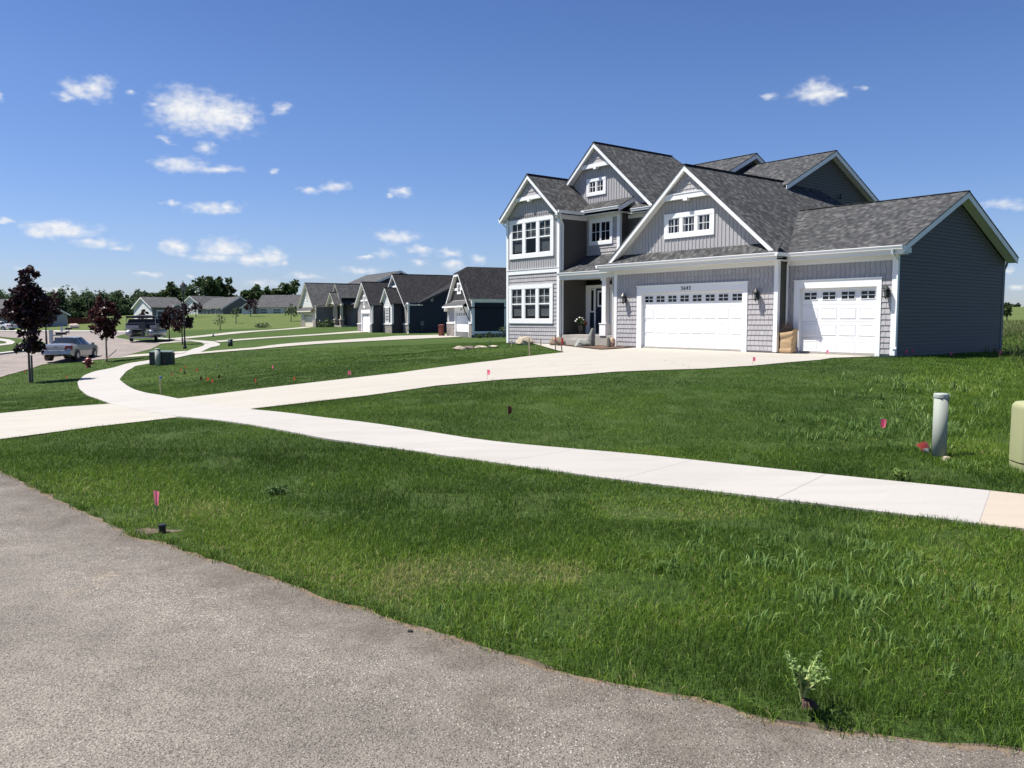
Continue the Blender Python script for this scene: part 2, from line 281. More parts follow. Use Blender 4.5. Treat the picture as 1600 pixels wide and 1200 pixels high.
def uvcell(nt, w, h, stag=1.0):
    """row / cell ids and in-cell fractions from the UV map"""
    uv = nt.nodes.new('ShaderNodeTexCoord').outputs['UV']
    s = nt.nodes.new('ShaderNodeSeparateXYZ'); nt.links.new(uv, s.inputs[0])
    vy = mth(nt, 'DIVIDE', s.outputs[1], h); row = mth(nt, 'FLOOR', vy)
    wn = nt.nodes.new('ShaderNodeTexWhiteNoise'); wn.noise_dimensions = '1D'; nt.links.new(row, wn.inputs['W'])
    sx = mth(nt, 'ADD', mth(nt, 'DIVIDE', s.outputs[0], w), mth(nt, 'MULTIPLY', wn.outputs['Value'], 7.3 * stag))
    col = mth(nt, 'FLOOR', sx)
    cb = nt.nodes.new('ShaderNodeCombineXYZ'); nt.links.new(col, cb.inputs[0]); nt.links.new(row, cb.inputs[1])
    w2 = nt.nodes.new('ShaderNodeTexWhiteNoise'); w2.noise_dimensions = '2D'; nt.links.new(cb.outputs[0], w2.inputs['Vector'])
    return uv, w2.outputs['Value'], mth(nt, 'FRACT', sx), mth(nt, 'FRACT', vy)
def shingle(name, dark, mid, light, w=.13, h=.142):
    m = bpy.data.materials.new(name); m.use_nodes = True; nt = m.node_tree; b = nt.nodes['Principled BSDF']
    uv, rnd, fx, fy = uvcell(nt, w, h)
    c = ramp(nt, rnd, [(.0, dark), (.2, dark), (.45, mid), (.7, mid), (.95, light), (1, light)])
    big = ramp(nt, noise(nt, uv, .9, 3), [(.3, .93), (.7, 1.06)])
    c = mixc(nt, 1., c, big, 'MULTIPLY')
    gr = ramp(nt, noise(nt, uv, 120, 2), [(.3, .75), (.7, 1.25)])
    c = mixc(nt, 1., c, gr, 'MULTIPLY')
    nt.links.new(c, b.inputs['Base Color']); b.inputs['Roughness'].default_value = .92; b.inputs['Specular IOR Level'].default_value = .25
    # each course laps the one below; some tabs are a second layer thick
    hgt = mth(nt, 'ADD', mth(nt, 'SUBTRACT', 1.0, fy), mth(nt, 'MULTIPLY', mth(nt, 'GREATER_THAN', rnd, .5), .45))
    bp = nt.nodes.new('ShaderNodeBump'); bp.inputs['Strength'].default_value = .9; bp.inputs['Distance'].default_value = .012
    nt.links.new(hgt, bp.inputs['Height']); nt.links.new(bp.outputs[0], b.inputs['Normal'])
    return m
def shake_mat(name, color):
    m = bpy.data.materials.new(name); m.use_nodes = True; nt = m.node_tree; b = nt.nodes['Principled BSDF']
    uv, rnd, fx, fy = uvcell(nt, .17, .18)
    c = mixc(nt, rnd, tuple(x * .93 for x in color), tuple(x * 1.07 for x in color))
    gap = mth(nt, 'LESS_THAN', fx, .085)
    st = vmt(nt, 'MULTIPLY', uv, (60, 3, 1))
    grain = noise(nt, st, 1., 4)
    c = mixc(nt, mth(nt, 'MULTIPLY', gap, .8), c, (color[0] * .25, color[1] * .25, color[2] * .25))
    nt.links.new(c, b.inputs['Base Color']); b.inputs['Roughness'].default_value = .65
    hgt = mth(nt, 'SUBTRACT', mth(nt, 'MULTIPLY', grain, .25), mth(nt, 'MULTIPLY', gap, 1.))
    bp = nt.nodes.new('ShaderNodeBump'); bp.inputs['Strength'].default_value = .6; bp.inputs['Distance'].default_value = .008
    nt.links.new(hgt, bp.inputs['Height']); nt.links.new(bp.outputs[0], b.inputs['Normal'])
    return m
def stone_mat(name, cols, scale=4.5):
    m = bpy.data.materials.new(name); m.use_nodes = True; nt = m.node_tree; b = nt.nodes['Principled BSDF']
    tc = nt.nodes.new('ShaderNodeTexCoord').outputs['Object']
    v = nt.nodes.new('ShaderNodeTexVoronoi'); v.inputs['Scale'].default_value = scale; nt.links.new(vmt(nt, 'MULTIPLY', tc, (1, 1, 1.8)), v.inputs['Vector'])
    s = nt.nodes.new('ShaderNodeSeparateColor'); nt.links.new(v.outputs['Color'], s.inputs[0])
    c = ramp(nt, s.outputs[0], [(i / (len(cols) - 1), q) for i, q in enumerate(cols)])
    e = nt.nodes.new('ShaderNodeTexVoronoi'); e.feature = 'DISTANCE_TO_EDGE'; e.inputs['Scale'].default_value = scale; nt.links.new(vmt(nt, 'MULTIPLY', tc, (1, 1, 1.8)), e.inputs['Vector'])
    c = mixc(nt, ramp(nt, e.outputs[0], [(.0, 1.), (.06, 0.)]), c, (.16, .15, .14))
    nt.links.new(c, b.inputs['Base Color']); b.inputs['Roughness'].default_value = .85
    return m
def glass_mat(name, tint=(.02, .025, .03), clear=.0):
    m = bpy.data.materials.new(name); m.use_nodes = True; nt = m.node_tree; b = nt.nodes['Principled BSDF']
    b.inputs['Base Color'].default_value = (*tint, 1); b.inputs['Roughness'].default_value = .03; b.inputs['Specular IOR Level'].default_value = .4
    if clear:
        t = nt.nodes.new('ShaderNodeBsdfTransparent'); t.inputs[0].default_value = (.8, .86, .87, 1)
        x = nt.nodes.new('ShaderNodeMixShader'); x.inputs[0].default_value = clear
        nt.links.new(b.outputs[0], x.inputs[1]); nt.links.new(t.outputs[0], x.inputs[2])
        nt.links.new(x.outputs[0], nt.nodes['Material Output'].inputs[0])
    return m
def leaf_mat(name, c0, c1, trans=.3, rough=.55):
    m = bpy.data.materials.new(name); m.use_nodes = True; nt = m.node_tree; b = nt.nodes['Principled BSDF']
    a = nt.nodes.new('ShaderNodeAttribute'); a.attribute_name = 'tint'
    c = mixc(nt, a.outputs['Fac'], c0, c1)
    nt.links.new(c, b.inputs['Base Color']); b.inputs['Roughness'].default_value = rough; b.inputs['Specular IOR Level'].default_value = .35
    t = nt.nodes.new('ShaderNodeBsdfTranslucent'); nt.links.new(c, t.inputs[0])
    x = nt.nodes.new('ShaderNodeMixShader'); x.inputs[0].default_value = trans
    nt.links.new(b.outputs[0], x.inputs[1]); nt.links.new(t.outputs[0], x.inputs[2]); nt.links.new(x.outputs[0], nt.nodes['Material Output'].inputs[0])
    return m
def grass_blade_mat(name, stops):
    m = bpy.data.materials.new(name); m.use_nodes = True; nt = m.node_tree; b = nt.nodes['Principled BSDF']
    a = nt.nodes.new('ShaderNodeAttribute'); a.attribute_name = 'tint'
    c = ramp(nt, a.outputs['Fac'], stops)
    nt.links.new(c, b.inputs['Base Color']); b.inputs['Roughness'].default_value = .55; b.inputs['Specular IOR Level'].default_value = .2
    t = nt.nodes.new('ShaderNodeBsdfTranslucent'); nt.links.new(c, t.inputs[0])
    x = nt.nodes.new('ShaderNodeMixShader'); x.inputs[0].default_value = .36
    nt.links.new(b.outputs[0], x.inputs[1]); nt.links.new(t.outputs[0], x.inputs[2]); nt.links.new(x.outputs[0], nt.nodes['Material Output'].inputs[0])
    return m
def lawn_mat():
    m = bpy.data.materials.new('lawn'); m.use_nodes = True; nt = m.node_tree; b = nt.nodes['Principled BSDF']
    tc = nt.nodes.new('ShaderNodeTexCoord').outputs['Object']
    big = noise(nt, tc, .11, 4, .6); mid = noise(nt, tc, 1.3, 4, .6); fine = noise(nt, tc, 14, 5, .75)
    c = ramp(nt, big, [(.32, (.036, .068, .014)), (.52, (.048, .082, .018)), (.7, (.066, .100, .024))])
    c = mixc(nt, ramp(nt, mid, [(.42, 0.), (.72, .5)]), c, (.075, .105, .030))
    c = mixc(nt, 1., c, ramp(nt, fine, [(.28, .45), (.5, 1.), (.72, 1.7)]), 'MULTIPLY')
    # rough unmown field further out to the right and on the hill
    s = nt.nodes.new('ShaderNodeSeparateXYZ'); nt.links.new(tc, s.inputs[0])
    fld = mth(nt, 'GREATER_THAN', mth(nt, 'ADD', s.outputs[0], mth(nt, 'MULTIPLY', mid, 3.)), mth(nt, 'ADD', mth(nt, 'MULTIPLY', s.outputs[1], .48), 9.))
    hill = mth(nt, 'GREATER_THAN', mth(nt, 'ADD', s.outputs[1], mth(nt, 'MULTIPLY', mid, 10.)), 132.)
    wild = ramp(nt, noise(nt, vmt(nt, 'MULTIPLY', tc, (.3, .8, 1)), 1., 5, .7), [(.3, (.07, .10, .03)), (.55, (.11, .14, .045)), (.75, (.16, .17, .06))])
    far = mth(nt, 'MAXIMUM', mth(nt, 'MULTIPLY', fld, .0), mth(nt, 'MULTIPLY', hill, .75))
    far = mth(nt, 'MAXIMUM', far, mth(nt, 'MULTIPLY', mth(nt, 'MULTIPLY', fld, mth(nt, 'GREATER_THAN', s.outputs[1], 27.)), .85))
    c = mixc(nt, far, c, wild)
    nt.links.new(c, b.inputs['Base Color']); b.inputs['Roughness'].default_value = .95; b.inputs['Specular IOR Level'].default_value = .12
    bp = nt.nodes.new('ShaderNodeBump'); bp.inputs['Strength'].default_value = 1.; bp.inputs['Distance'].default_value = .05
    nt.links.new(noise(nt, tc, 30, 4, .7), bp.inputs['Height']); nt.links.new(bp.outputs[0], b.inputs['Normal'])
    return m
def asphalt_mat(name, base, fine_stones=True):
    m = bpy.data.materials.new(name); m.use_nodes = True; nt = m.node_tree; b = nt.nodes['Principled BSDF']
    tc = nt.nodes.new('ShaderNodeTexCoord').outputs['Object']
    big = noise(nt, tc, .7, 5, .65); mid = noise(nt, tc, 5, 4, .6)
    c = mixc(nt, ramp(nt, big, [(.25, 0.), (.75, 1.)]), tuple(x * .70 for x in base), tuple(x * 1.25 for x in base))
    c = mixc(nt, ramp(nt, mid, [(.42, 0.), (.75, .5)]), c, tuple(x * .60 for x in base))
    sand = ramp(nt, noise(nt, tc, 1.7, 5, .7), [(.62, 0.), (.74, .55)])
    c = mixc(nt, sand, c, (.34, .27, .19))
    if fine_stones:
        grain = noise(nt, tc, 150, 3, .7)
        c = mixc(nt, 1., c, ramp(nt, grain, [(.28, (.42, .41, .40)), (.5, (.97, .96, .95)), (.72, (1.7, 1.64, 1.55))]), 'MULTIPLY')
        v = nt.nodes.new('ShaderNodeTexVoronoi'); v.inputs['Scale'].default_value = 88; nt.links.new(vmt(nt, 'ADD', tc, vmt(nt, 'MULTIPLY', noise_col(nt, tc, 60), (.012, .012, .012))), v.inputs['Vector'])
        s = nt.nodes.new('ShaderNodeSeparateColor'); nt.links.new(v.outputs['Color'], s.inputs[0])
        rim = ramp(nt, v.outputs['Distance'], [(.32, 1.), (.5, 0.)])
        an_ = nt.nodes.new('ShaderNodeAttribute'); an_.attribute_name = 'edge'
        worn = mth(nt, 'MULTIPLY', ramp(nt, noise(nt, tc, .8, 3), [(.35, .5), (.65, 1.)]), ramp(nt, mth(nt, 'ADD', an_.outputs['Fac'], mth(nt, 'MULTIPLY', noise(nt, tc, 1.2, 3), .3)), [(.85, 1.), (1.05, .55)]))
        lite = mth(nt, 'MULTIPLY', mth(nt, 'MULTIPLY', mth(nt, 'GREATER_THAN', s.outputs[0], .66), rim), mth(nt, 'MULTIPLY', worn, ramp(nt, s.outputs[1], [(0., .35), (.6, 1.)])))
        dark = mth(nt, 'MULTIPLY', mth(nt, 'MULTIPLY', mth(nt, 'LESS_THAN', s.outputs[0], .22), rim), .55)
        c = mixc(nt, mth(nt, 'MULTIPLY', lite, .85), c, (.58, .53, .46)); c = mixc(nt, dark, c, (.045, .04, .038))
        # worn, smoother wheel path along the road edge
        s2 = nt.nodes.new('ShaderNodeSeparateXYZ'); nt.links.new(tc, s2.inputs[0])
        dd = mth(nt, 'ADD', mth(nt, 'ADD', mth(nt, 'MULTIPLY', s2.outputs[0], .50), mth(nt, 'MULTIPLY', s2.outputs[1], .87)), mth(nt, 'MULTIPLY', noise(nt, tc, .5, 3), .8))
        band = ramp(nt, mth(nt, 'DIVIDE', dd, 5.), [(.0, 1.06), (.40, 1.05), (.50, .92), (.56, .84), (.66, .95), (.8, .88)])
        c = mixc(nt, 1., c, band, 'MULTIPLY')
        at_ = nt.nodes.new('ShaderNodeAttribute'); at_.attribute_name = 'edge'; e_ = at_.outputs['Fac']
        silt = ramp(nt, mth(nt, 'ADD', mth(nt, 'MULTIPLY', e_, .55), mth(nt, 'MULTIPLY', noise(nt, tc, 2.6, 5, .7), 1.3)), [(.55, .9), (1.05, 0.)])
        c = mixc(nt, mth(nt, 'MULTIPLY', silt, .7), c, (.082, .066, .050))
        dirt = ramp(nt, mth(nt, 'ADD', mth(nt, 'MULTIPLY', e_, 5.5), noise(nt, tc, 7, 5, .7)), [(.52, 1.), (.66, 0.)])
        c = mixc(nt, dirt, c, mixc(nt, noise(nt, tc, 24, 4, .7), (.06, .042, .028), (.30, .22, .14)))
        bp = nt.nodes.new('ShaderNodeBump'); bp.inputs['Strength'].default_value = .8; bp.inputs['Distance'].default_value = .006
        nt.links.new(mth(nt, 'ADD', rim, grain), bp.inputs['Height']); nt.links.new(bp.outputs[0], b.inputs['Normal'])
    nt.links.new(c, b.inputs['Base Color']); b.inputs['Roughness'].default_value = .88; b.inputs['Specular IOR Level'].default_value = .3
    return m
def noise_col(nt, vec, scale):
    n = nt.nodes.new('ShaderNodeTexNoise'); n.inputs['Scale'].default_value = scale; n.inputs['Detail'].default_value = 4
    nt.links.new(vec, n.inputs['Vector']); return n.outputs['Color']
def concrete_mat(name, base, joint=1.52, off=0., cross=0.):
    m = bpy.data.materials.new(name); m.use_nodes = True; nt = m.node_tree; b = nt.nodes['Principled BSDF']
    tcn = nt.nodes.new('ShaderNodeTexCoord'); tc = tcn.outputs['Object']; uv = tcn.outputs['UV']
    big = noise(nt, tc, .45, 5, .6); fine = noise(nt, tc, 40, 4, .7)
    s = nt.nodes.new('ShaderNodeSeparateXYZ'); nt.links.new(uv, s.inputs[0])
    t = mth(nt, 'DIVIDE', mth(nt, 'ADD', s.outputs[0], off), joint)
    wn = nt.nodes.new('ShaderNodeTexWhiteNoise'); wn.noise_dimensions = '1D'; nt.links.new(mth(nt, 'FLOOR', t), wn.inputs['W'])
    c = mixc(nt, big, tuple(x * .9 for x in base), tuple(min(1, x * 1.06) for x in base))
    c = mixc(nt, mth(nt, 'MULTIPLY', wn.outputs['Value'], .16), c, tuple(x * .72 for x in base))
    c = mixc(nt, ramp(nt, fine, [(.35, .16), (.6, 0.)]), c, tuple(x * .6 for x in base))
    stain = ramp(nt, noise(nt, tc, 1.1, 6, .7), [(.58, 0.), (.8, .3)])
    c = mixc(nt, stain, c, (base[0] * .78, base[1] * .72, base[2] * .62))
    c = mixc(nt, ramp(nt, noise(nt, vmt(nt, 'MULTIPLY', tc, (.5, 2.6, 1)), 1.3, 6, .65), [(.46, 0.), (.76, .5)]), c, (base[0] * .74, base[1] * .71, base[2] * .66))
    f = mth(nt, 'FRACT', t)
    j = mth(nt, 'LESS_THAN', mth(nt, 'ABSOLUTE', mth(nt, 'SUBTRACT', f, .5)), .0042)
    if cross:
        f2 = mth(nt, 'FRACT', mth(nt, 'DIVIDE', s.outputs[1], cross))
        j = mth(nt, 'MAXIMUM', j, mth(nt, 'LESS_THAN', mth(nt, 'ABSOLUTE', mth(nt, 'SUBTRACT', f2, .5)), .003))
    c = mixc(nt, mth(nt, 'MULTIPLY', j, .5), c, (.12, .11, .10))
    nt.links.new(c, b.inputs['Base Color']); b.inputs['Roughness'].default_value = .85; b.inputs['Specular IOR Level'].default_value = .25
    bp = nt.nodes.new('ShaderNodeBump'); bp.inputs['Strength'].default_value = .25; bp.inputs['Distance'].default_value = .004
    nt.links.new(noise(nt, vmt(nt, 'MULTIPLY', tc, (1, 1, 1)), 160, 3, .7), bp.inputs['Height']); nt.links.new(bp.outputs[0], b.inputs['Normal'])
    return m

# ------------------------------------------------------------------ ground, road, walks
def inside(poly, x, y):
    p = np.asarray(poly); x = np.asarray(x); y = np.asarray(y); r = np.zeros(x.shape, bool); n = len(p); j = n - 1
    for i in range(n):
        xi, yi = p[i]; xj, yj = p[j]
        c = ((yi > y) != (yj > y))
        if c.any():
            xx = (xj - xi) * (y - yi) / ((yj - yi) if abs(yj - yi) > 1e-12 else 1e-12) + xi
            r ^= c & (x < xx)
        j = i
    return r
def resample(line, n):
    p = np.asarray(line, float); d = np.r_[0, np.cumsum(np.hypot(*(p[1:] - p[:-1]).T))]
    t = np.linspace(0, d[-1], n); return np.stack([np.interp(t, d, p[:, 0]), np.interp(t, d, p[:, 1])], -1)
def smooth_line(line, n, it=2):
    q = resample(line, n)
    for _ in range(it):
        k = q.copy(); k[1:-1] = .25 * q[:-2] + .5 * q[1:-1] + .25 * q[2:]; q = k
    return q
def drape(name, poly, mat, dz, sp, jitter=0., thick=0.):
    poly = [tuple(p) for p in poly]; P = np.asarray(poly)
    n = len(poly); den = []
    for i in range(n):
        a = P[i]; b = P[(i + 1) % n]; k = max(1, int(np.hypot(*(b - a)) / sp))
        for t in range(k):
            q = a + (b - a) * t / k
            den.append((q[0], q[1]))
    if jitter: den = [(x + random.uniform(-jitter, jitter), y + random.uniform(-jitter, jitter)) for x, y in den]
    xs = np.arange(P[:, 0].min() + sp * .5, P[:, 0].max(), sp); ys = np.arange(P[:, 1].min() + sp * .5, P[:, 1].max(), sp)
    X, Y = np.meshgrid(xs, ys); X = X.ravel(); Y = Y.ravel(); k = inside(den, X, Y)
    vs = [Vector(v) for v in den] + [Vector((a, b)) for a, b in zip(X[k], Y[k])]
    ed = [(i, (i + 1) % len(den)) for i in range(len(den))]
    V, E, F, _, _, _ = delaunay_2d_cdt(vs, ed, [], 1, 1e-4)
    v = np.array([(q.x, q.y) for q in V]); z = hz(v[:, 0], v[:, 1]) + dz
    m = MB(); m.v = [tuple(q) for q in np.c_[v, z]]; m.f = [list(f) for f in F]; m.m = [0] * len(F); m.uv = [None] * len(F)
    o = m.build(name, mat); return o
def strip(name, e1, e2, n, mat, dz, thick=.0, it=1):
    a = smooth_line(e1, n, it); b = smooth_line(e2, n, it); m = MB()
    c = (a + b) / 2; s = np.r_[0, np.cumsum(np.hypot(*(c[1:] - c[:-1]).T))]; w = np.hypot(*(a - b).T)
    nr = 5; rows = []
    for i in range(n):
        r = []
        for k in range(nr):
            t = k / (nr - 1); q = a[i] * (1 - t) + b[i] * t; r.append((q[0], q[1], t))
        rows.append(r)
    xy = np.array([[(q[0], q[1]) for q in r] for r in rows]); z = hz(xy[..., 0].ravel(), xy[..., 1].ravel()).reshape(n, nr) + dz
    for i in range(n - 1):
        for k in range(nr - 1):
            idx = [(i, k), (i + 1, k), (i + 1, k + 1), (i, k + 1)]
            m.poly([(*xy[p, q], z[p, q]) for p, q in idx], 0, [(s[p], w[p] * q / (nr - 1)) for p, q in idx])
        if thick:
            for k in (0, nr - 1):
                idx = [(i, k), (i + 1, k)]
                t = [(*xy[p, q], z[p, q]) for p, q in idx]
                m.poly([t[0], t[1], (t[1][0], t[1][1], t[1][2] - thick), (t[0][0], t[0][1], t[0][2] - thick)], 0, [(s[i], 0), (s[i + 1], 0), (s[i + 1], thick), (s[i], thick)])
    return m.build(name, mat)

def coords(lo, hi, fine_lo, fine_hi, step, growth=1.16):
    c = list(np.arange(fine_lo, fine_hi + 1e-6, step)); d = step; x = fine_hi
    while x < hi: d *= growth; x += d; c.append(min(x, hi))
    d = step; x = fine_lo
    while x > lo: d *= growth; x -= d; c.insert(0, max(x, lo))
    return np.array(c)
LAWN = lawn_mat()
gx = coords(-1500, 1500, -46, 32, .8); gy = coords(-60, 2500, -4, 96, .8)
GX, GY = np.meshgrid(gx, gy); GZ = hz(GX.ravel(), GY.ravel())
nx, ny = len(gx), len(gy)
ii = (np.arange(ny - 1)[:, None] * nx + np.arange(nx - 1)[None]).ravel()
FF = np.stack([ii, ii + 1, ii + nx + 1, ii + nx], -1)
terr = raw_mesh('ground', np.c_[GX.ravel(), GY.ravel(), GZ], FF, LAWN); tag(terr, kind='structure')
terr.data.polygons.foreach_set('use_smooth', [True] * len(terr.data.polygons))

ASPH = asphalt_mat('asphalt', (.218, .197, .170)); ASPH2 = asphalt_mat('asphalt_far', (.225, .192, .172), False)
CONC = concrete_mat('concrete_walk', (.385, .368, .342), 1.52, .76); CONC_T = concrete_mat('concrete_tan', (.405, .35, .285), 40, 0.)
CONC_D = concrete_mat('concrete_drive', (.385, .362, .318), 4.2, .4, 0)
road_edge = [(x, y) for x, y in ROAD]
road_left = ROADW[1:] + [(-19.5, 22.5), (-24, 31), (-25.2, 38)]
ROADPOLY = road_edge + [(12, 2.2), (16, -1), (16, -12), (-4, -12), (-14, -6), (-21, 4), (-28, 14), (-34, 26), (-37, 38)] + road_left[::-1]
def wiggle(line, step, amp):
    q = resample(line, max(2, int(sum(math.dist(line[i], line[i + 1]) for i in range(len(line) - 1)) / step)))
    nrm = np.gradient(q, axis=0); nrm = np.stack([-nrm[:, 1], nrm[:, 0]], -1); nrm /= np.maximum(1e-6, np.hypot(*nrm.T))[:, None]
    a = rng.normal(0, amp, len(q)); a = np.convolve(a, [.25, .5, .25], 'same'); a[0] = a[-1] = 0
    return [tuple(p) for p in q + nrm * a[:, None]]
near_edge = wiggle(road_edge, .06, .025)
road = tag(drape('road', near_edge + ROADPOLY[len(road_edge):], ASPH, .012, .3), kind='structure')
_co = np.empty(len(road.data.vertices) * 3); road.data.vertices.foreach_get('co', _co); _co = _co.reshape(-1, 3)
_e = resample(road_edge + [], 300); _d = np.full(len(_co), 9.)
for q in _e: _d = np.minimum(_d, np.hypot(_co[:, 0] - q[0], _co[:, 1] - q[1]))
_at = road.data.attributes.new('edge', 'FLOAT', 'POINT'); _at.data.foreach_set('value', np.clip(_d - .03, 0, 5).astype(np.float32))
# sandy, crumbling shoulder between asphalt and turf
SHO = bpy.data.materials.new('shoulder'); SHO.use_nodes = True
_nt = SHO.node_tree; _b = _nt.nodes['Principled BSDF']; _tc = _nt.nodes.new('ShaderNodeTexCoord').outputs['Object']
_nt.links.new(mixc(_nt, ramp(_nt, noise(_nt, _tc, 9, 5, .7), [(.35, 0.), (.65, 1.)]), (.07, .052, .036), (.20, .15, .10)), _b.inputs['Base Color']); _b.inputs['Roughness'].default_value = .95
_bp = _nt.nodes.new('ShaderNodeBump'); _bp.inputs['Distance'].default_value = .02; _nt.links.new(noise(_nt, _tc, 60, 4, .8), _bp.inputs['Height']); _nt.links.new(_bp.outputs[0], _b.inputs['Normal'])
re_ = resample(road_edge, 140); nn = np.gradient(re_, axis=0); nn = np.stack([-nn[:, 1], nn[:, 0]], -1); nn /= np.hypot(*nn.T)[:, None]
if nn[70] @ np.array([.5, 1.]) < 0: nn = -nn
so_ = np.convolve(rng.uniform(-.04, .06, 140), [.3, .4, .3], 'same')
tag(strip('road_shoulder', [tuple(p) for p in re_ - nn * .1], [tuple(p) for p in re_ + nn * so_[:, None]], 140, SHO, .006, 0, 0), kind='structure')
far_street = list(ST_main)
tag(drape('street', far_street, ASPH2, .02, 2.0), kind='structure')
KERB = M('kerb_concrete', (.42, .40, .37), .85, var=.1)
for cu in (CURB, CURB2): tag(strip('kerb', cu[0], cu[1], 24, KERB, .12, .12, 0), kind='structure')
sw_u, sw_l = SW
# the end of the walk on the right is a warmer, older slab
i0 = 3
tag(strip('sidewalk', sw_u[i0:], sw_l[i0:], 120, CONC, .022, .05), kind='structure')
tag(strip('sidewalk_tan', sw_u[:i0 + 1], sw_l[:i0 + 1], 16, CONC_T, .022, .05, 0), kind='structure')
tag(strip('sidewalk_far', SW2[0], SW2[1], 60, CONC, .024, .05), kind='structure')
DRIVE = DR_lo + [(HOx, HOy) for HOx, HOy in [HW(-.35, .06), HW(-3.9, .06), HW(-3.92, -.5), HW(-10.4, -.46)]] + MULCH[::-1] + [WALK[1], WALK[0]] + DR_up[::-1][1:]
tag(drape('driveway', DRIVE, CONC_D, .018, .5), kind='structure')
tag(drape('driveway_apron', AP_up + AP_lo[::-1], CONC_D, .018, .6), kind='structure')
wk = [WALK[0], WALK[1], MULCH[0], HW(-14.4, -.62), HW(-15.3, -.62), HW(-15.5, -.7), WALK[4], WALK[3], WALK[2]]
WALKPOLY = [WALK[0], WALK[2], WALK[3], WALK[4], HW(-15.7, -.45), HW(-15.3, -.3), HW(-14.2, -.45), MULCH[0], WALK[1]]
tag(drape('front_walk', WALKPOLY, CONC_D, .036, .4), kind='structure')
GDP = GD[0] + GD[1][::-1]; HDP = HD[0] + HD[1][::-1]; IDP = ID[0] + ID[1][::-1]
for p in (GD, HD, ID): tag(strip('neighbour_driveway', p[0], p[1], 40, CONC_D, .04, 0, 0), kind='structure')
for p in (AP2, AP3): tag(strip('street_apron', p[0], p[1], 12, CONC_D, .04, 0, 0), kind='structure')
tag(strip('island_walk', ISW[0], ISW[1], 20, CONC, .04, 0, 0), kind='structure')
MU = bpy.data.materials.new('mulch'); MU.use_nodes = True
_nt = MU.node_tree; _b = _nt.nodes['Principled BSDF']; _tc = _nt.nodes.new('ShaderNodeTexCoord').outputs['Object']
_v = _nt.nodes.new('ShaderNodeTexVoronoi'); _v.inputs['Scale'].default_value = 16; _nt.links.new(_tc, _v.inputs['Vector'])
_s = _nt.nodes.new('ShaderNodeSeparateColor'); _nt.links.new(_v.outputs['Color'], _s.inputs[0])
_nt.links.new(ramp(_nt, _s.outputs[0], [(0, (.03, .018, .012)), (.5, (.09, .05, .03)), (.85, (.16, .095, .06)), (1, (.25, .17, .11))]), _b.inputs['Base Color']); _b.inputs['Roughness'].default_value = .95
_bp = _nt.nodes.new('ShaderNodeBump'); _bp.inputs['Distance'].default_value = .05; _nt.links.new(_v.outputs['Distance'], _bp.inputs['Height']); _nt.links.new(_bp.outputs[0], _b.inputs['Normal'])
MULCHPOLY = MULCH + [HW(-11.75, -.5), HW(-11.75, -.15), HW(-14.6, -.15)]
tag(drape('mulch_bed', MULCHPOLY, MU, .05, .3), 'brown wood mulch bed between front walk, porch and garage', 'mulch', kind='stuff')

a_ = []
for k in range(70):
    t_ = k * 2 * math.pi / 70; r_ = 1 + .25 * math.sin(3 * t_ + 1) + .16 * math.sin(7 * t_) + random.uniform(-.16, .16)
    a_.append((PT['stub'][0] - .08 + .17 * r_ * math.cos(t_), PT['stub'][1] + .03 + .085 * r_ * math.sin(t_)))
DIRTPOLY = a_; tag(drape('dirt_patch', a_, SHO, .004, .04), kind='structure')

# ------------------------------------------------------------------ house kit
def clipz(poly, z0, z1):
    def half(P, zc, keep_above):
        out = []
        for i in range(len(P)):
            a, b = P[i], P[(i + 1) % len(P)]
            ia = (a[1] >= zc) if keep_above else (a[1] <= zc); ib = (b[1] >= zc) if keep_above else (b[1] <= zc)
            if ia: out.append(a)
            if ia != ib:
                t = (zc - a[1]) / (b[1] - a[1]); out.append((a[0] + (b[0] - a[0]) * t, zc))
        return out
    P = half(list(poly), z0, True)
    return half(P, z1, False) if P else P
def pmap(plane):
    ax, c, sg = plane
    if ax == 'y': return lambda s, z, d: (s, c + sg * d, z)
    return lambda s, z, d: (c + sg * d, s, z)
def rect(s0, s1, z0, z1): return [(s0, z0), (s1, z0), (s1, z1), (s0, z1)]
def lap_wall(plane, polys, mat, parent, h=.115, d=.024, name='wall', label=None):
    T = pmap(plane); m = MB()
    for P in polys:
        zs = [q[1] for q in P]; k0 = math.floor(min(zs) / h + 1e-6); k1 = math.ceil(max(zs) / h - 1e-6)
        for k in range(k0, k1):
            z0 = k * h; Q = clipz(P, z0, z0 + h)
            if len(Q) < 3: continue
            off = lambda z: d * (1 - (z - z0) / h) + .002
            m.poly([T(s, z, off(z)) for s, z in Q], 0, [(s, z) for s, z in Q])
            zb = min(z for s, z in Q); ss = [s for s, z in Q if abs(z - zb) < 1e-6]
            if len(ss) >= 2 and max(ss) - min(ss) > .01:
                a, b = min(ss), max(ss)
                m.poly([T(a, zb, off(zb)), T(b, zb, off(zb)), T(b, zb, 0), T(a, zb, 0)], 0, [(a, zb), (b, zb), (b, zb - .01), (a, zb - .01)])
    o = m.build(name, mat, parent)
    if label: o['label'] = label
    return o
def flat_wall(plane, polys, mat, parent, name='wall', th=.05):
    T = pmap(plane); m = MB()
    for P in polys:
        m.prism([T(s, z, 0) for s, z in P], Vector(T(0, 0, -th)) - Vector(T(0, 0, 0)))
    return m.build(name, mat, parent)
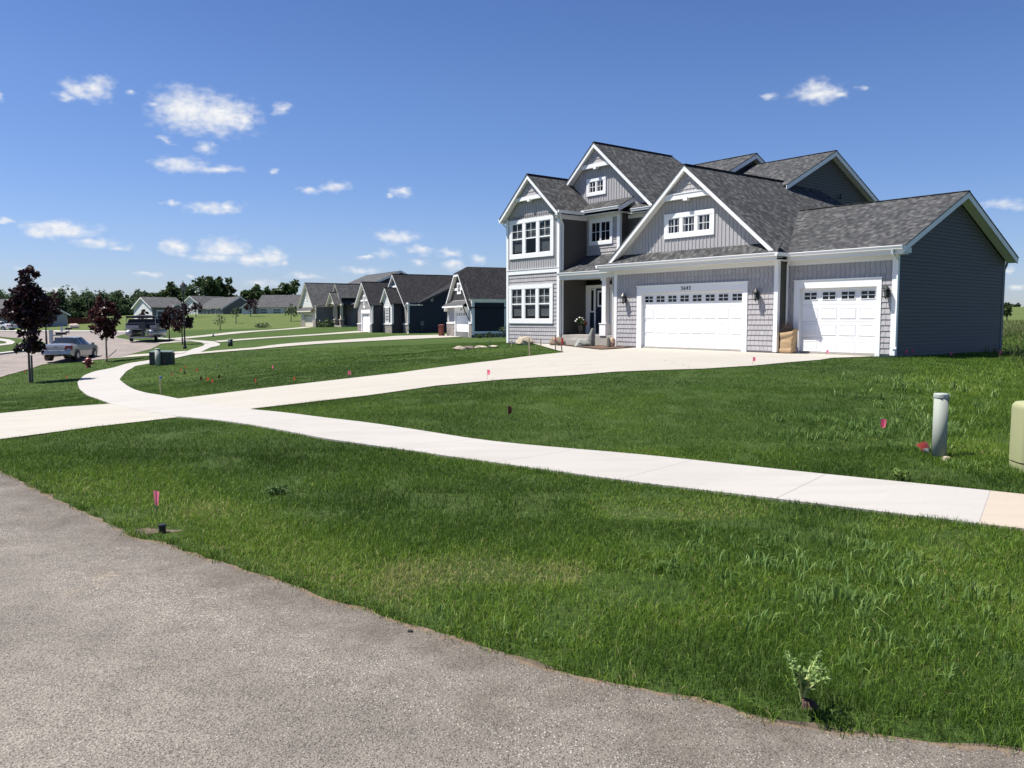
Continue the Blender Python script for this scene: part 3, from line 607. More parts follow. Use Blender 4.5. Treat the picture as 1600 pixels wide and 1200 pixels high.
def batten_wall(plane, polys, mat, parent, sp=.17, name='wall', skip=()):
    T = pmap(plane); m = MB(); th = Vector(T(0, 0, -.05)) - Vector(T(0, 0, 0))
    for P in polys:
        m.prism([T(s, z, .004) for s, z in P], th)
        s = math.ceil(min(q[0] for q in P) / sp) * sp
        while s < max(q[0] for q in P) - .02:
            zz = []
            for i in range(len(P)):
                a, b = P[i], P[(i + 1) % len(P)]
                if (a[0] - s) * (b[0] - s) < 0: zz.append(a[1] + (b[1] - a[1]) * (s - a[0]) / (b[0] - a[0]))
            if len(zz) == 2 and abs(zz[0] - zz[1]) > .05:
                z0, z1 = min(zz), max(zz); w = .016
                m.prism([T(s - w, z0, .003), T(s + w, z0, .003), T(s + w, z1, .003), T(s - w, z1, .003)], Vector(T(0, 0, .019)) - Vector(T(0, 0, 0)))
            s += sp
    return m.build(name, mat, parent)
def pbox(m, plane, s0, s1, z0, z1, d0, d1, mat=0):
    T = pmap(plane)
    m.prism([T(s0, z0, d0), T(s1, z0, d0), T(s1, z1, d0), T(s0, z1, d0)], Vector(T(0, 0, d1)) - Vector(T(0, 0, d0)), mat)
def gable(parent, axis, c, zr, slope, ha, hb, b0, b1, mat, white, wall_b=None, rake=.2, front=True, th=.035, name='roof', wall_b1=None):
    """ridge runs along axis; a = across. ha/hb = half widths on the minus / plus side. b0 = gable end in view (rake boards there)"""
    T = (lambda a, b, z: (a, b, z)) if axis == 'y' else (lambda a, b, z: (b, a, z))
    m = MB(); s = 1 if b1 > b0 else -1; r = None
    for sg, h in ((-1, ha), (1, hb)):
        ze = zr - slope * h
        m.prism([T(c, b0 - s * .02, zr), T(c, b1, zr), T(c + sg * h, b1, ze), T(c + sg * h, b0 - s * .02, ze)], (0, 0, -th))
    m.bar(T(c, b0 - s * .02, zr + .002), T(c, b1, zr + .002), .17, .014)
    roof = m.build(name, mat, parent)
    for (bb, ss, wb) in ((b0, s, wall_b), (b1, -s, wall_b1)):
        if wb is None: continue
        f = MB(); so_ = MB()
        for sg, h in ((-1, ha), (1, hb)):
            ze = zr - slope * h; z0 = -th
            P = [T(c, bb, zr + z0), T(c + sg * h, bb, ze + z0), T(c + sg * h, bb, ze + z0 - rake), T(c, bb, zr + z0 - rake)]
            f.prism(P, Vector(T(0, .028 * ss, 0)))
            zz = -th - rake + .03
            P = [T(c, bb + ss * .03, zr + zz), T(c + sg * h, bb + ss * .03, ze + zz), T(c + sg * h, wb, ze + zz), T(c, wb, zr + zz)]
            so_.prism(P, (0, 0, .012))
        f.build('rake_board', white, parent); so_.build('soffit', SOFFIT, parent)
    return roof
def gutter(parent, p0, p1, mat, out, h=.12, w=.115, name='gutter'):
    """K-style gutter from p0 to p1 (top back edge), out = unit outward direction"""
    m = MB(); p0 = Vector(p0); p1 = Vector(p1); o = Vector(out)
    prof = [(0, 0), (w, 0), (w, -.025), (w * .82, -h * .55), (w * .72, -h), (0, -h)]
    m.prism([p0 + o * a + Vector((0, 0, z)) for a, z in prof], p1 - p0)
    return m.build(name, mat, parent)
def downspout(parent, pts, mat, r=.04):
    m = MB(); m.tube(pts, r, 6); return m.build('downspout', mat, parent)
def window(parent, plane, s0, s1, z0, z1, units, trim=.11, sash='dh', head=.14, mats=None, blinds=False, grid=(2, 2), lower_grid=False, label=None, deep=False):
    """white trim rectangle s0..s1, z0..z1 outer; units = list of (sa, sb, za, zb) glass openings"""
    WH, GL = mats or (WHITE, GLASS); m = MB()
    us = sorted(units); za = min(u[2] for u in us); zb = max(u[3] for u in us); f = .035
    pbox(m, plane, s0, s1, zb + f, z1, .0, .055); pbox(m, plane, s0, s1, z0, za - f, .0, .055)
    pbox(m, plane, s0, us[0][0] - f, za - f, zb + f, .0, .05); pbox(m, plane, us[-1][1] + f, s1, za - f, zb + f, .0, .05)
    for a, b in zip(us[:-1], us[1:]): pbox(m, plane, a[1] + f, b[0] - f, za - f, zb + f, .0, .05)
    for (a, b, c, e) in us:
        for q in ((a - f, a, c - f, e + f), (b, b + f, c - f, e + f), (a, b, c - f, c), (a, b, e, e + f)): pbox(m, plane, *q, .0, .036)
        if sash == 'dh':
            mid = (c + e) / 2; pbox(m, plane, a, b, mid - .03, mid + .03, .0, .034)
            g0, g1 = mid + .03, e
        else: g0, g1 = c, e
        gx_, gy_ = grid
        for k in range(1, gx_): x = a + (b - a) * k / gx_; pbox(m, plane, x - .010, x + .010, g0, g1, .018, .030)
        for k in range(1, gy_): z = g0 + (g1 - g0) * k / gy_; pbox(m, plane, a, b, z - .010, z + .010, .017, .029)
    w = m.build('window', WH, parent)
    if label: w['label'] = label
    T = pmap(plane)
    for (a, b, c, e) in us:
        p = MB(); p.poly([T(a, c, .014), T(b, c, .014), T(b, e, .014), T(a, e, .014)]); p.build('pane', GL, w)
    if blinds:
        for i, (a, b, c, e) in enumerate(us):
            q = MB(); z = e - .02; low = c + (e - c) * blinds[i]
            while z > low:
                t0 = T(a + .01, z, -.07); t1 = T(b - .01, z, -.07); t2 = T(b - .01, z - .028, -.04); t3 = T(a + .01, z - .028, -.04)
                q.poly([t0, t1, t2, t3]); z -= .05
            if q.f: q.build('blind', BLIND, w)
        q = MB(); pbox(q, plane, us[0][0] - .05, us[-1][1] + .05, za - .05, zb + .05, -.5, -.48); q.build('room_shade', DARKROOM, w)
    return w
def garage_door(parent, plane, s0, s1, z0, z1, ncol, rec=.10, nrow=4, win=(.42, .235), mats=None, panes=True):
    WH, GL = mats or (DOORW, GLASS)
    m = MB(); cw = (s1 - s0) / ncol; rh = (z1 - z0) / nrow; gs = []; T = pmap(plane)
    for r in range(nrow):
        a, b = z0 + r * rh, z0 + (r + 1) * rh
        pbox(m, plane, s0, s1, a + .003, b - .003, -rec - .04, -rec)
        for c in range(ncol):
            x0, x1 = s0 + c * cw, s0 + (c + 1) * cw
            if r == nrow - 1 and panes:
                xc = (x0 + x1) / 2; zc = (a + b) / 2 + .02; hw, hh = win[0] / 2, win[1] / 2
                for q in ((xc - hw - .02, xc - hw, zc - hh - .02, zc + hh + .02), (xc + hw, xc + hw + .02, zc - hh - .02, zc + hh + .02), (xc - hw, xc + hw, zc - hh - .02, zc - hh), (xc - hw, xc + hw, zc + hh, zc + hh + .02),
                          (xc - .013, xc + .013, zc - hh, zc + hh), (xc - hw, xc - .013, zc - .012, zc + .012), (xc + .013, xc + hw, zc - .012, zc + .012)): pbox(m, plane, *q, -rec, -rec + .016)
                gs.append(MB()); gs[-1].poly([T(xc - hw, zc - hh, -rec + .004), T(xc + hw, zc - hh, -rec + .004), T(xc + hw, zc + hh, -rec + .004), T(xc - hw, zc + hh, -rec + .004)])
                continue
            e = .045; f = .085; lo = [(x0 + e, a + .075), (x1 - e, a + .075), (x1 - e, b - .075), (x0 + e, b - .075)]
            hi = [(x0 + f, a + .11), (x1 - f, a + .11), (x1 - f, b - .11), (x0 + f, b - .11)]
            # raised moulding ring with a lower flat field
            i2 = [(x0 + f + .012, a + .122), (x1 - f - .012, a + .122), (x1 - f - .012, b - .122), (x0 + f + .012, b - .122)]
            for k in range(4):
                j = (k + 1) % 4
                m.poly([T(*lo[k], -rec + .001), T(*lo[j], -rec + .001), T(*hi[j], -rec + .017), T(*hi[k], -rec + .017)])
                m.poly([T(*hi[k], -rec + .017), T(*hi[j], -rec + .017), T(*i2[j], -rec + .009), T(*i2[k], -rec + .009)])
            m.poly([T(*q, -rec + .009) for q in i2])
    d = m.build('garage_door', WH, parent)
    for g in gs: g.build('pane', GL, d)
    return d
def lantern(parent, plane, s, z):
    """wall lantern, z = centre of cage"""
    T = pmap(plane); m = MB()
    pbox(m, plane, s - .05, s + .05, z - .14, z + .1, .02, .04)
    m.tube([T(s, z - .05, .03), T(s, z - .09, .09), T(s, z - .03, .13), T(s, z + .16, .10), T(s, z + .17, .17)], .011, 6)
    c = Vector(T(s, z, .17))
    for dx in (-1, 1):
        for dy in (-1, 1): m.bar(c + Vector((dx * .055, dy * .055, -.13)), c + Vector((dx * .085, dy * .085, .10)), .014, .014)
    m.box(c.x - .065, c.x + .065, c.y - .065, c.y + .065, c.z - .15, c.z - .13)
    m.tube([c + Vector((0, 0, .10)), c + Vector((0, 0, .13)), c + Vector((0, 0, .20)), c + Vector((0, 0, .25))], [.135, .12, .05, .012], 8)
    m.tube([c + Vector((0, 0, -.15)), c + Vector((0, 0, -.21))], [.04, .008], 6)
    o = m.build('wall_lantern', BLACK, parent)
    g = MB(); g.tube([c + Vector((0, 0, -.13)), c + Vector((0, 0, .09))], [.05, .075], 4); g.build('lantern_glass', LGLASS, o)
    return o

WHITE = M('white_trim', (.80, .80, .80), .5, var=.02, bump=.05, bscale=30)
DOORW = M('white_garage_door', (.78, .785, .79), .45, var=.025, vscale=1.2, bump=.08, bscale=180)
SOFFIT = M('white_soffit', (.74, .735, .72), .6, var=.02)
BLACK = M('black_metal', (.012, .012, .013), .4)
GLASS = glass_mat('window_glass', (.006, .009, .014))
GLASSC = glass_mat('clear_glass', (.01, .012, .015), .62)
LGLASS = glass_mat('lantern_glass', (.05, .05, .05), .55)
BLIND = M('window_blind', (.42, .42, .42), .6)
DARKROOM = M('dark_room', (.03, .03, .032), .9)
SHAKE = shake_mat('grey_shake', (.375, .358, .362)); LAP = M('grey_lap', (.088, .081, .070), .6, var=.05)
BATTEN = M('grey_batten', (.37, .36, .365), .6, var=.03, vscale=1.5)
SHING = shingle('grey_shingle', (.030, .031, .033), (.053, .054, .055), (.095, .096, .096))
FOUND = M('foundation_concrete', (.34, .32, .29), .9, var=.15, bump=.2)
NAVY = M('navy_door', (.012, .022, .045), .35)

H = empty('house', (HO[0], HO[1], 0), R(-52.3), 'large two storey grey house with white trim, three white garage doors and gabled shingle roofs', 'house')
FR = lambda y: ('y', y, -1)
# --- foundations
m = MB()
m.box(-3.86, -.02, .03, 7.6, .0, .55); m.box(-11.66, -3.9, -.49, 11, .0, .55); m.box(-19.39, -15.54, -.23, 8, -.1, .50)
m.build('foundation', FOUND, H)
# --- third garage bay (right)
lap_wall(FR(0), [rect(-3.88, -3.56, .5, 3.62), rect(-3.56, -.46, 2.9, 3.62), rect(-.46, 0, .5, 3.62)], SHAKE, H, .18, .02)
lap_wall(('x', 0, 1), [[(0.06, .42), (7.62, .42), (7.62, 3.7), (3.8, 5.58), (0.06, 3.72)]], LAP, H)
m = MB(); pbox(m, FR(7.65), -3, 0, .3, 3.9, -.1, 0); m.build('wall', LAP, H)
m = MB()
pbox(m, FR(0), -3.56, -3.34, .46, 2.9, -.12, .035); pbox(m, FR(0), -.62, -.46, .46, 2.9, -.12, .035); pbox(m, FR(0), -3.56, -.46, 2.66, 2.92, -.12, .036)
pbox(m, FR(0), -3.58, -.44, 2.92, 2.95, 0, .06)
m.build('door_trim', WHITE, H)
garage_door(H, FR(0), -3.34, -.62, .45, 2.66, 4, win=(.46, .235))
m = MB(); m.box(-.13, .032, -.034, .1, .50, 3.66); m.build('corner_board', WHITE, H)
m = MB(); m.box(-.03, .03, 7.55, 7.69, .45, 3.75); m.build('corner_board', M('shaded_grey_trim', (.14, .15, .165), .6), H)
gable(H, 'x', 3.8, 5.85, .483, 4.1, 4.1, .36, -5.9, SHING, WHITE, wall_b=.01)
gutter(H, (.34, -.30, 3.86), (-3.60, -.30, 3.86), WHITE, (0, -1, 0)); gutter(H, (.34, 7.90, 3.86), (-3, 7.90, 3.86), WHITE, (0, 1, 0))
m = MB(); m.box(-3.70, .33, -.305, -.285, 3.60, 3.83); m.box(-3.88, .33, -.285, .02, 3.60, 3.63); m.box(-.0, .33, -.3, .2, 3.64, 3.80); m.box(-3.88, 0, -.032, .0, 3.45, 3.60)
m.build('soffit', SOFFIT, H)
downspout(H, [(.02, -.36, 3.74), (.03, -.33, 3.62), (.06, -.06, 3.42), (.06, -.05, 3.3), (.06, -.05, .75), (.09, -.2, .68)], WHITE)
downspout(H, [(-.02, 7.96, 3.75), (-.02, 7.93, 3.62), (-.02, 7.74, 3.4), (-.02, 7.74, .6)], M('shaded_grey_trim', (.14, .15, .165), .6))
# --- main garage
Y = -.52
lap_wall(FR(Y), [rect(-11.68, -10.40, .5, 3.62), rect(-10.40, -5.10, 2.9, 3.62), rect(-5.10, -3.88, .5, 3.62)], SHAKE, H, .18, .02)
lap_wall(('x', -3.88, 1), [rect(-.5, 0, .5, 3.62)], LAP, H)
lap_wall(('x', -11.68, -1), [rect(-.5, 1.4, .5, 3.62)], LAP, H)
m = MB()
pbox(m, FR(Y), -10.42, -10.17, .46, 2.92, -.12, .035); pbox(m, FR(Y), -5.30, -5.08, .46, 2.92, -.12, .035); pbox(m, FR(Y), -10.42, -5.08, 2.68, 2.94, -.12, .036)
pbox(m, FR(Y), -10.46, -5.04, 2.94, 2.97, 0, .07)
m.build('door_trim', WHITE, H)
garage_door(H, FR(Y), -10.17, -5.30, .45, 2.68, 8)
m = MB(); m.box(-11.72, -11.56, Y - .034, Y + .1, .5, 3.62); m.build('corner_board', WHITE, H)
m = MB(); m.box(-4.00, -3.845, Y - .034, Y + .1, .5, 3.62); m.build('corner_board', WHITE, H)
# gable above the skirt roof
E0, EZ, ES = -7.8, 7.38, .849
ga = lambda x, dz=.22: EZ - ES * abs(x - E0) - dz
batten_wall(FR(Y), [[(E0 - 3.62, 4.1), (E0 + 3.62, 4.1), (E0, EZ - .25)]], BATTEN, H)
m = MB(); pbox(m, FR(Y), E0 - 1.16, E0 + 1.16, 6.14, 6.33, .10, .24); pbox(m, FR(Y), E0 - .10, E0 + .10, 6.06, 6.20, .10, .265); pbox(m, FR(Y), E0 - .9, E0 + .9, 6.33, 6.36, .0, .26)
m.build('gable_trim', WHITE, H)
lap_wall(FR(Y - .17), [[(E0 - .90, 6.36), (E0 + .90, 6.36), (E0, 7.12)]], SHAKE, H, .18, .02)
gable(H, 'y', E0, EZ, ES, 4.1, 4.1, -.87, 7.5, SHING, WHITE, wall_b=Y)
m = MB()   # hipped back end of the garage roof
m.prism([(E0, 7.5, EZ), (E0 + 4.1, 11.6, EZ - ES * 4.1), (E0 - 4.1, 11.6, EZ - ES * 4.1)], (0, 0, -.04))
m.prism([(E0, 7.5, EZ), (E0 + 4.1, 7.5, EZ - ES * 4.1), (E0 + 4.1, 11.6, EZ - ES * 4.1)], (0, 0, -.04))
m.build('roof', SHING, H)
wx = E0
window(H, FR(Y), -9.0, -6.6, 4.72, 5.66, [(wx - .98, wx - .46, 4.93, 5.45), (wx - .26, wx + .26, 4.93, 5.45), (wx + .46, wx + .98, 4.93, 5.45)], sash='fx')
m = MB()   # skirt roof
m.prism([(-12.22, -.95, 3.875), (-3.66, -.95, 3.875), (-3.72, -.50, 4.27), (-11.9, -.50, 4.27)], (0, 0, -.05))
m.prism([(-12.22, -.95, 3.875), (-11.9, -.5, 4.27), (-11.7, 1.2, 4.27), (-12.22, 1.2, 3.875)], (0, 0, -.05))
m.build('roof', SHING, H)
gutter(H, (-12.24, -.94, 3.865), (-3.62, -.94, 3.865), WHITE, (0, -1, 0)); gutter(H, (-3.66, -1.05, 3.864), (-3.66, -.30, 3.864), WHITE, (1, 0, 0))
gutter(H, (-12.23, .2, 3.864), (-12.23, -1.05, 3.864), WHITE, (-1, 0, 0))
m = MB(); m.box(-12.22, -3.66, -.94, Y + .02, 3.61, 3.64); m.box(-12.22, -11.70, Y + .02, 1.4, 3.61, 3.64); m.box(-3.87, -3.66, Y + .02, -.0, 3.61, 3.64)
m.box(-12.22, -3.66, -.94, -.92, 3.64, 3.86); m.box(-11.56, -4.0, Y - .03, Y, 3.46, 3.61)
m.build('soffit', SOFFIT, H)
downspout(H, [(-3.66, -.12, 3.75), (-3.72, -.10, 3.6), (-3.82, -.05, 3.5), (-3.82, -.05, .6)], WHITE)
for s, yy in ((-11.06, Y), (-4.64, Y), (-.25, 0)): lantern(H, FR(yy), s, 2.45)
fc = bpy.data.curves.new('house_number', 'FONT'); fc.body = '5643'; fc.size = .215; fc.extrude = .006; fc.align_x = 'CENTER'; fc.space_character = 1.15
fo = bpy.data.objects.new('house_number', fc); SC.collection.objects.link(fo); fo.parent = H; fc.materials.append(BLACK)
me_ = bpy.data.meshes.new_from_object(fo); bpy.data.objects.remove(fo)
fo = bpy.data.objects.new('house_number', me_); SC.collection.objects.link(fo); fo.parent = H
fo.location = (-7.87, Y - .045, 2.735); fo.rotation_euler = (R(90), 0, 0)
# --- bay with two floors of windows
YA = -.26; A0, AZ, AS = -17.465, 8.38, .875
AL, AR = -19.41, -15.52
lapz = 3.80
lw = [(-18.99, -18.23, 1.67, 3.05), (-17.95, -17.19, 1.67, 3.05), (-16.93, -16.17, 1.67, 3.05)]
uw = [(-18.95, -18.19, 4.76, 6.16), (-17.92, -17.16, 4.76, 6.16), (-16.90, -16.14, 4.76, 6.16)]
def holes(z0, z1, us):
    P = [rect(AL, us[0][0] - .03, z0, z1), rect(us[-1][1] + .03, AR, z0, z1)]
    za, zb = us[0][2] - .03, us[0][3] + .03
    P += [rect(us[0][0] - .03, us[-1][1] + .03, z0, za), rect(us[0][0] - .03, us[-1][1] + .03, zb, z1)]
    for a, b in zip(us[:-1], us[1:]): P.append(rect(a[1] + .03, b[0] - .03, za, zb))
    return P
lap_wall(FR(YA), holes(.48, lapz, lw), SHAKE, H, .18, .02)
batten_wall(FR(YA), holes(3.98, 6.55, uw), BATTEN, H)
batten_wall(FR(YA), [[(AL, 6.55), (AR, 6.55), (AR, 6.42), (A0, AZ - .25), (AL, 6.42)]], BATTEN, H)
m = MB(); pbox(m, FR(YA), AL, AR, 3.78, 3.98, -.02, .04); pbox(m, FR(YA), AL, AR, 3.98, 4.0, 0, .06); m.build('band_board', WHITE, H)
m = MB(); m.box(AL - .03, AL + .13, YA - .045, YA + .1, .48, 6.45); m.build('corner_board', WHITE, H)
m = MB(); m.box(AR - .13, AR + .03, YA - .045, YA + .1, .48, 6.45); m.build('corner_board', WHITE, H)
window(H, FR(YA - .006), -19.22, -15.93, 1.44, 3.27, lw, mats=(WHITE, GLASSC), blinds=(.08, .08, .08))
window(H, FR(YA - .006), -19.18, -15.90, 4.53, 6.37, uw, mats=(WHITE, GLASSC), blinds=(.08, .5, .02))
m = MB(); pbox(m, FR(YA), A0 - .98, A0 + .98, 7.20, 7.37, .10, .24); pbox(m, FR(YA), A0 - .09, A0 + .09, 7.12, 7.26, .10, .265); m.build('gable_trim', WHITE, H)
lap_wall(FR(YA - .17), [[(A0 - .78, 7.37), (A0 + .78, 7.37), (A0, 8.05)]], SHAKE, H, .18, .02)
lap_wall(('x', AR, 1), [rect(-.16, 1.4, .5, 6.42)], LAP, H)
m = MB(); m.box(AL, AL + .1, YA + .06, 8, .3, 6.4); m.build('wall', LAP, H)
gable(H, "y", A0, AZ, AS, 2.16, 2.16, -.6, 1.92, SHING, WHITE, wall_b=YA)
gutter(H, (A0 + 2.15, -.58, 6.5), (A0 + 2.15, .98, 6.5), WHITE, (1, 0, 0)); gutter(H, (A0 - 2.15, 5, 6.5), (A0 - 2.15, -.58, 6.5), WHITE, (-1, 0, 0))
m = MB(); m.box(AR, AR + .22, -.57, 1.4, 6.30, 6.33); m.box(AL - .22, AL, -.57, 5, 6.30, 6.33); m.box(AR, AR + .03, -.5, 1.4, 6.16, 6.30); m.build('soffit', SOFFIT, H)
downspout(H, [(AR + .24, -.45, 6.4), (AR + .22, -.42, 6.25), (AR + .07, -.2, 6.05), (AR + .07, -.12, 5.9), (AR + .07, -.12, .7), (AR + .15, -.25, .62)], WHITE)
downspout(H, [(AL - .24, -.35, 6.4), (AL - .22, -.33, 6.25), (AL - .08, -.15, 6.0), (AL - .07, -.12, 5.9), (AL - .07, -.12, .7)], WHITE)
# --- recessed wall over the porch (second floor bump out) and porch
YB = 1.4
lap_wall(FR(YB), [rect(AR, -15.32, 4.4, 6.4), rect(-15.32, -13.8, 4.4, 5.05), rect(-15.32, -13.8, 6.1, 6.4), rect(-13.8, -13.45, 4.4, 6.4)], SHAKE, H, .18, .02)
window(H, FR(YB), -15.32, -13.80, 5.02, 6.20, [(-15.14, -14.62, 5.20, 6.02), (-14.52, -13.98, 5.20, 6.02)], sash='fx', grid=(2, 2))
m = MB(); m.box(-13.52, -13.34, YB - .035, YB + .1, 4.2, 6.4); m.build('corner_board', WHITE, H)
lap_wall(('x', -13.36, 1), [rect(YB + .1, 1.9, 4.2, 6.42)], LAP, H)
lap_wall(FR(1.9), [rect(-13.36, -11.7, 4.2, 6.45)], LAP, H)
m = MB(); m.prism([(-15.9, .98, 6.585), (-13.0, .98, 6.585), (-13.0, 2.0, 7.11), (-16.0, 2.0, 7.11)], (0, 0, -.04)); m.build('roof', SHING, H)
m = MB(); m.prism([(-13.0, .98, 6.55), (-13.0, 2.0, 7.07), (-13.0, 2.0, 6.87), (-13.0, .98, 6.35)], (-.028, 0, 0)); m.build('rake_board', WHITE, H)
gutter(H, (-15.45, .99, 6.575), (-12.98, .99, 6.575), WHITE, (0, -1, 0))
m = MB(); m.box(-15.5, -13.02, .98, 1.42, 6.33, 6.36); m.box(-15.5, -13.36, YB - .03, YB, 6.2, 6.33); m.box(-13.36, -13.02, .98, 1.9, 6.331, 6.36); m.build('soffit', SOFFIT, H)
m = MB(); m.prism([(-13.0, 1.50, 6.46), (-11.3, 1.50, 6.46), (-11.3, 1.92, 6.74), (-13.0, 1.92, 6.74)], (0, 0, -.04)); m.build('roof', SHING, H)
gutter(H, (-12.75, 1.51, 6.45), (-11.3, 1.51, 6.45), WHITE, (0, -1, 0))
m = MB(); m.box(-13.0, -11.4, 1.5, 1.92, 6.25, 6.28); m.box(-13.33, -11.7, 1.87, 1.9, 6.1, 6.25); m.build('soffit', SOFFIT, H)
m = MB(); pbox(m, FR(1.9), -12.26, -12.18, 5.1, 5.5, 0, .06); m.build('wall_vent', WHITE, H)
# porch roof
m = MB(); m.prism([(-15.5, -.36, 3.72), (-11.6, -.36, 3.72), (-11.6, 1.42, 4.58), (-15.5, 1.42, 4.58)], (0, 0, -.05)); m.build('roof', SHING, H)
gutter(H, (-15.48, -.35, 3.71), (-11.92, -.35, 3.71), WHITE, (0, -1, 0), h=.13)
m = MB(); m.box(-15.5, -11.7, -.34, -.02, 3.40, 3.58); m.box(-15.5, -11.7, -.02, 1.4, 3.45, 3.48); m.box(-15.5, -11.7, -.34, -.32, 3.58, 3.70); m.build('soffit', SOFFIT, H)
m = MB(); m.box(-12.80, -12.56, -.22, .02, 1.0, 3.40); m.box(-12.87, -12.49, -.29, .09, .92, 1.42); m.box(-12.89, -12.47, -.31, .11, 1.42, 1.46); m.box(-12.84, -12.52, -.26, .06, 3.28, 3.40)
m.build('porch_post', WHITE, H, bevel=.008)
m = MB(); m.box(-12.0, -11.7, -.40, .0, .9, 3.40); m.build('porch_pilaster', M('tan_trim', (.42, .40, .38), .6), H)
lap_wall(FR(YB), [rect(-11.9, -11.68, .9, 3.5), rect(-13.6, -11.9, .9, 3.5)], LAP, H)
m = MB(); m.box(-14.85, -11.72, -.25, 1.42, .3, .95); m.build('porch_slab', FOUND, H, bevel=.01)
m = MB(); m.box(-14.72, -13.35, -.60, -.25, .3, .76); m.box(-15.5, -14.85, -.2, 1.4, .3, .93); m.build('porch_step', FOUND, H, bevel=.01)
m = MB()
pbox(m, FR(YB), -15.50, -15.24, .95, 3.2, 0, .05); pbox(m, FR(YB), -14.92, -14.84, .95, 3.05, 0, .06); pbox(m, FR(YB), -15.24, -13.75, 3.05, 3.2, 0, .05); pbox(m, FR(YB), -13.9, -13.7, .95, 3.05, 0, .05)
pbox(m, FR(YB), -15.24, -13.9, .95, .99, 0, .08); pbox(m, FR(YB), -15.5, -13.7, .82, .95, -.1, .02)
m.build('door_frame', WHITE, H)
m = MB(); pbox(m, FR(YB), -14.84, -13.9, .99, 3.05, -.04, .02)
for a, b in ((-14.72, -14.45), (-14.3, -14.02)): pbox(m, FR(YB), a, b, 1.1, 2.1, .02, .03)
fd = m.build('front_door', NAVY, H)
m = MB()
for q in ((-14.72, -14.02, 2.86, 2.94), (-14.72, -14.02, 2.2, 2.28), (-14.72, -14.64, 2.28, 2.86), (-14.10, -14.02, 2.28, 2.86)): pbox(m, FR(YB), *q, .02, .04)
m.build('window_frame', WHITE, fd); m = MB(); pbox(m, FR(YB), -14.64, -14.10, 2.28, 2.86, .02, .028); m.build('pane', GLASS, fd)
m = MB(); m.tube([(-14.77, YB - .02, 1.95), (-14.77, YB - .08, 1.95), (-14.68, YB - .08, 1.95)], .016, 6); m.build('handle', M('steel', (.5, .5, .5), .3, 1.), fd)
m = MB(); m.tube([(-14.77, YB - .02, 2.1), (-14.77, YB - .05, 2.1)], .03, 8); m.build('lock', M('steel', (.5, .5, .5), .3, 1.), fd)
m = MB(); pbox(m, FR(YB), -15.24, -14.92, .99, 1.95, -.04, .02); sl = m.build('sidelight', NAVY, H)
m = MB()
for q in ((-15.22, -14.94, 2.97, 3.03), (-15.22, -14.94, 1.95, 2.02), (-15.22, -15.17, 2.02, 2.97), (-14.99, -14.94, 2.02, 2.97)): pbox(m, FR(YB), *q, .0, .03)
m.build('window_frame', WHITE, sl); m = MB(); pbox(m, FR(YB), -15.17, -14.99, 2.02, 2.97, -.02, .012); m.build('pane', GLASS, sl)
# --- tall centre gable
B0, BZ, BS = -15.28, 9.75, .86; YW = 1.9
batten_wall(FR(YW), [[(B0 - 3.2, 6.75), (B0 + 3.35, 6.62), (B0, BZ - .25)]], BATTEN, H)
m = MB(); pbox(m, FR(YW), B0 - 1.0, B0 + 1.0, 8.62, 8.80, .10, .24); pbox(m, FR(YW), B0 - .09, B0 + .09, 8.54, 8.68, .10, .265); m.build('gable_trim', WHITE, H)
lap_wall(FR(YW - .17), [[(B0 - .80, 8.80), (B0 + .80, 8.80), (B0, 9.48)]], SHAKE, H, .18, .02)
window(H, FR(YW), -16.05, -14.76, 7.38, 8.18, [(-15.85, -15.46, 7.55, 8.0), (-15.34, -14.95, 7.55, 8.0)], sash='fx')
gable(H, 'y', B0, BZ, BS, 3.66, 3.66, 1.55, 6.9, SHING, WHITE, wall_b=YW)
m = MB()
m.prism([(B0, 6.9, BZ), (B0 + 3.66, 8.6, BZ - BS * 3.66), (B0 - 3.66, 8.6, BZ - BS * 3.66)], (0, 0, -.04)); m.prism([(B0, 6.9, BZ), (B0 + 3.66, 6.9, BZ - BS * 3.66), (B0 + 3.66, 8.6, BZ - BS * 3.66)], (0, 0, -.04))
m.build('roof', SHING, H)
# --- rear two storey block with side gables
YD = 8.5
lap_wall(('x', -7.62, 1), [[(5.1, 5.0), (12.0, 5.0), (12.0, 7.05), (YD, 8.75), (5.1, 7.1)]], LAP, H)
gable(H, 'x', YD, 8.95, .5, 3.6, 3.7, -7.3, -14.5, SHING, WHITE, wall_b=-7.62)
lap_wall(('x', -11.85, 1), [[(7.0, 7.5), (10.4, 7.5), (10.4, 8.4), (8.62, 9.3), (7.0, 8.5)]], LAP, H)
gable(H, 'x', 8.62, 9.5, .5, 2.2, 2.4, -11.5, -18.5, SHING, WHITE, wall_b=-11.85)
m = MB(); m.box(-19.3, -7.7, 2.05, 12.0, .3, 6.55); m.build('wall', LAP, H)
m = MB(); m.tube([(-7.56, 9.3, 7.0), (-7.5, 9.3, 7.0), (-7.48, 9.3, 7.18)], .05, 6); m.build('vent_pipe', BLACK, H)

# ------------------------------------------------------------------ neighbouring houses
NAVYLAP = M('navy_lap', (.022, .026, .034), .55, var=.08); TAUPE = M('taupe_lap', (.27, .25, .24), .6, var=.04); DKTAUPE = M('dark_taupe', (.07, .062, .058), .6)
TEAL = M('blue_lap', (.09, .14, .17), .6); GREYW = M('pale_grey_lap', (.36, .36, .36), .6, var=.04); CREAM = M('cream_trim', (.62, .57, .46), .6, var=.03)
WHITEW = M('white_lap', (.58, .59, .58), .6, var=.04); SLATE = M('slate_lap', (.15, .152, .148), .6)
SHING_D = shingle('charcoal_shingle', (.011, .011, .013), (.018, .018, .021), (.030, .030, .033)); SHING_G = shingle('weathered_shingle', (.052, .053, .055), (.072, .073, .075), (.098, .098, .099), .25, .15)
STONE = stone_mat('field_stone', [(.10, .09, .085), (.20, .18, .165), (.30, .27, .25), (.16, .13, .11), (.34, .31, .29)])
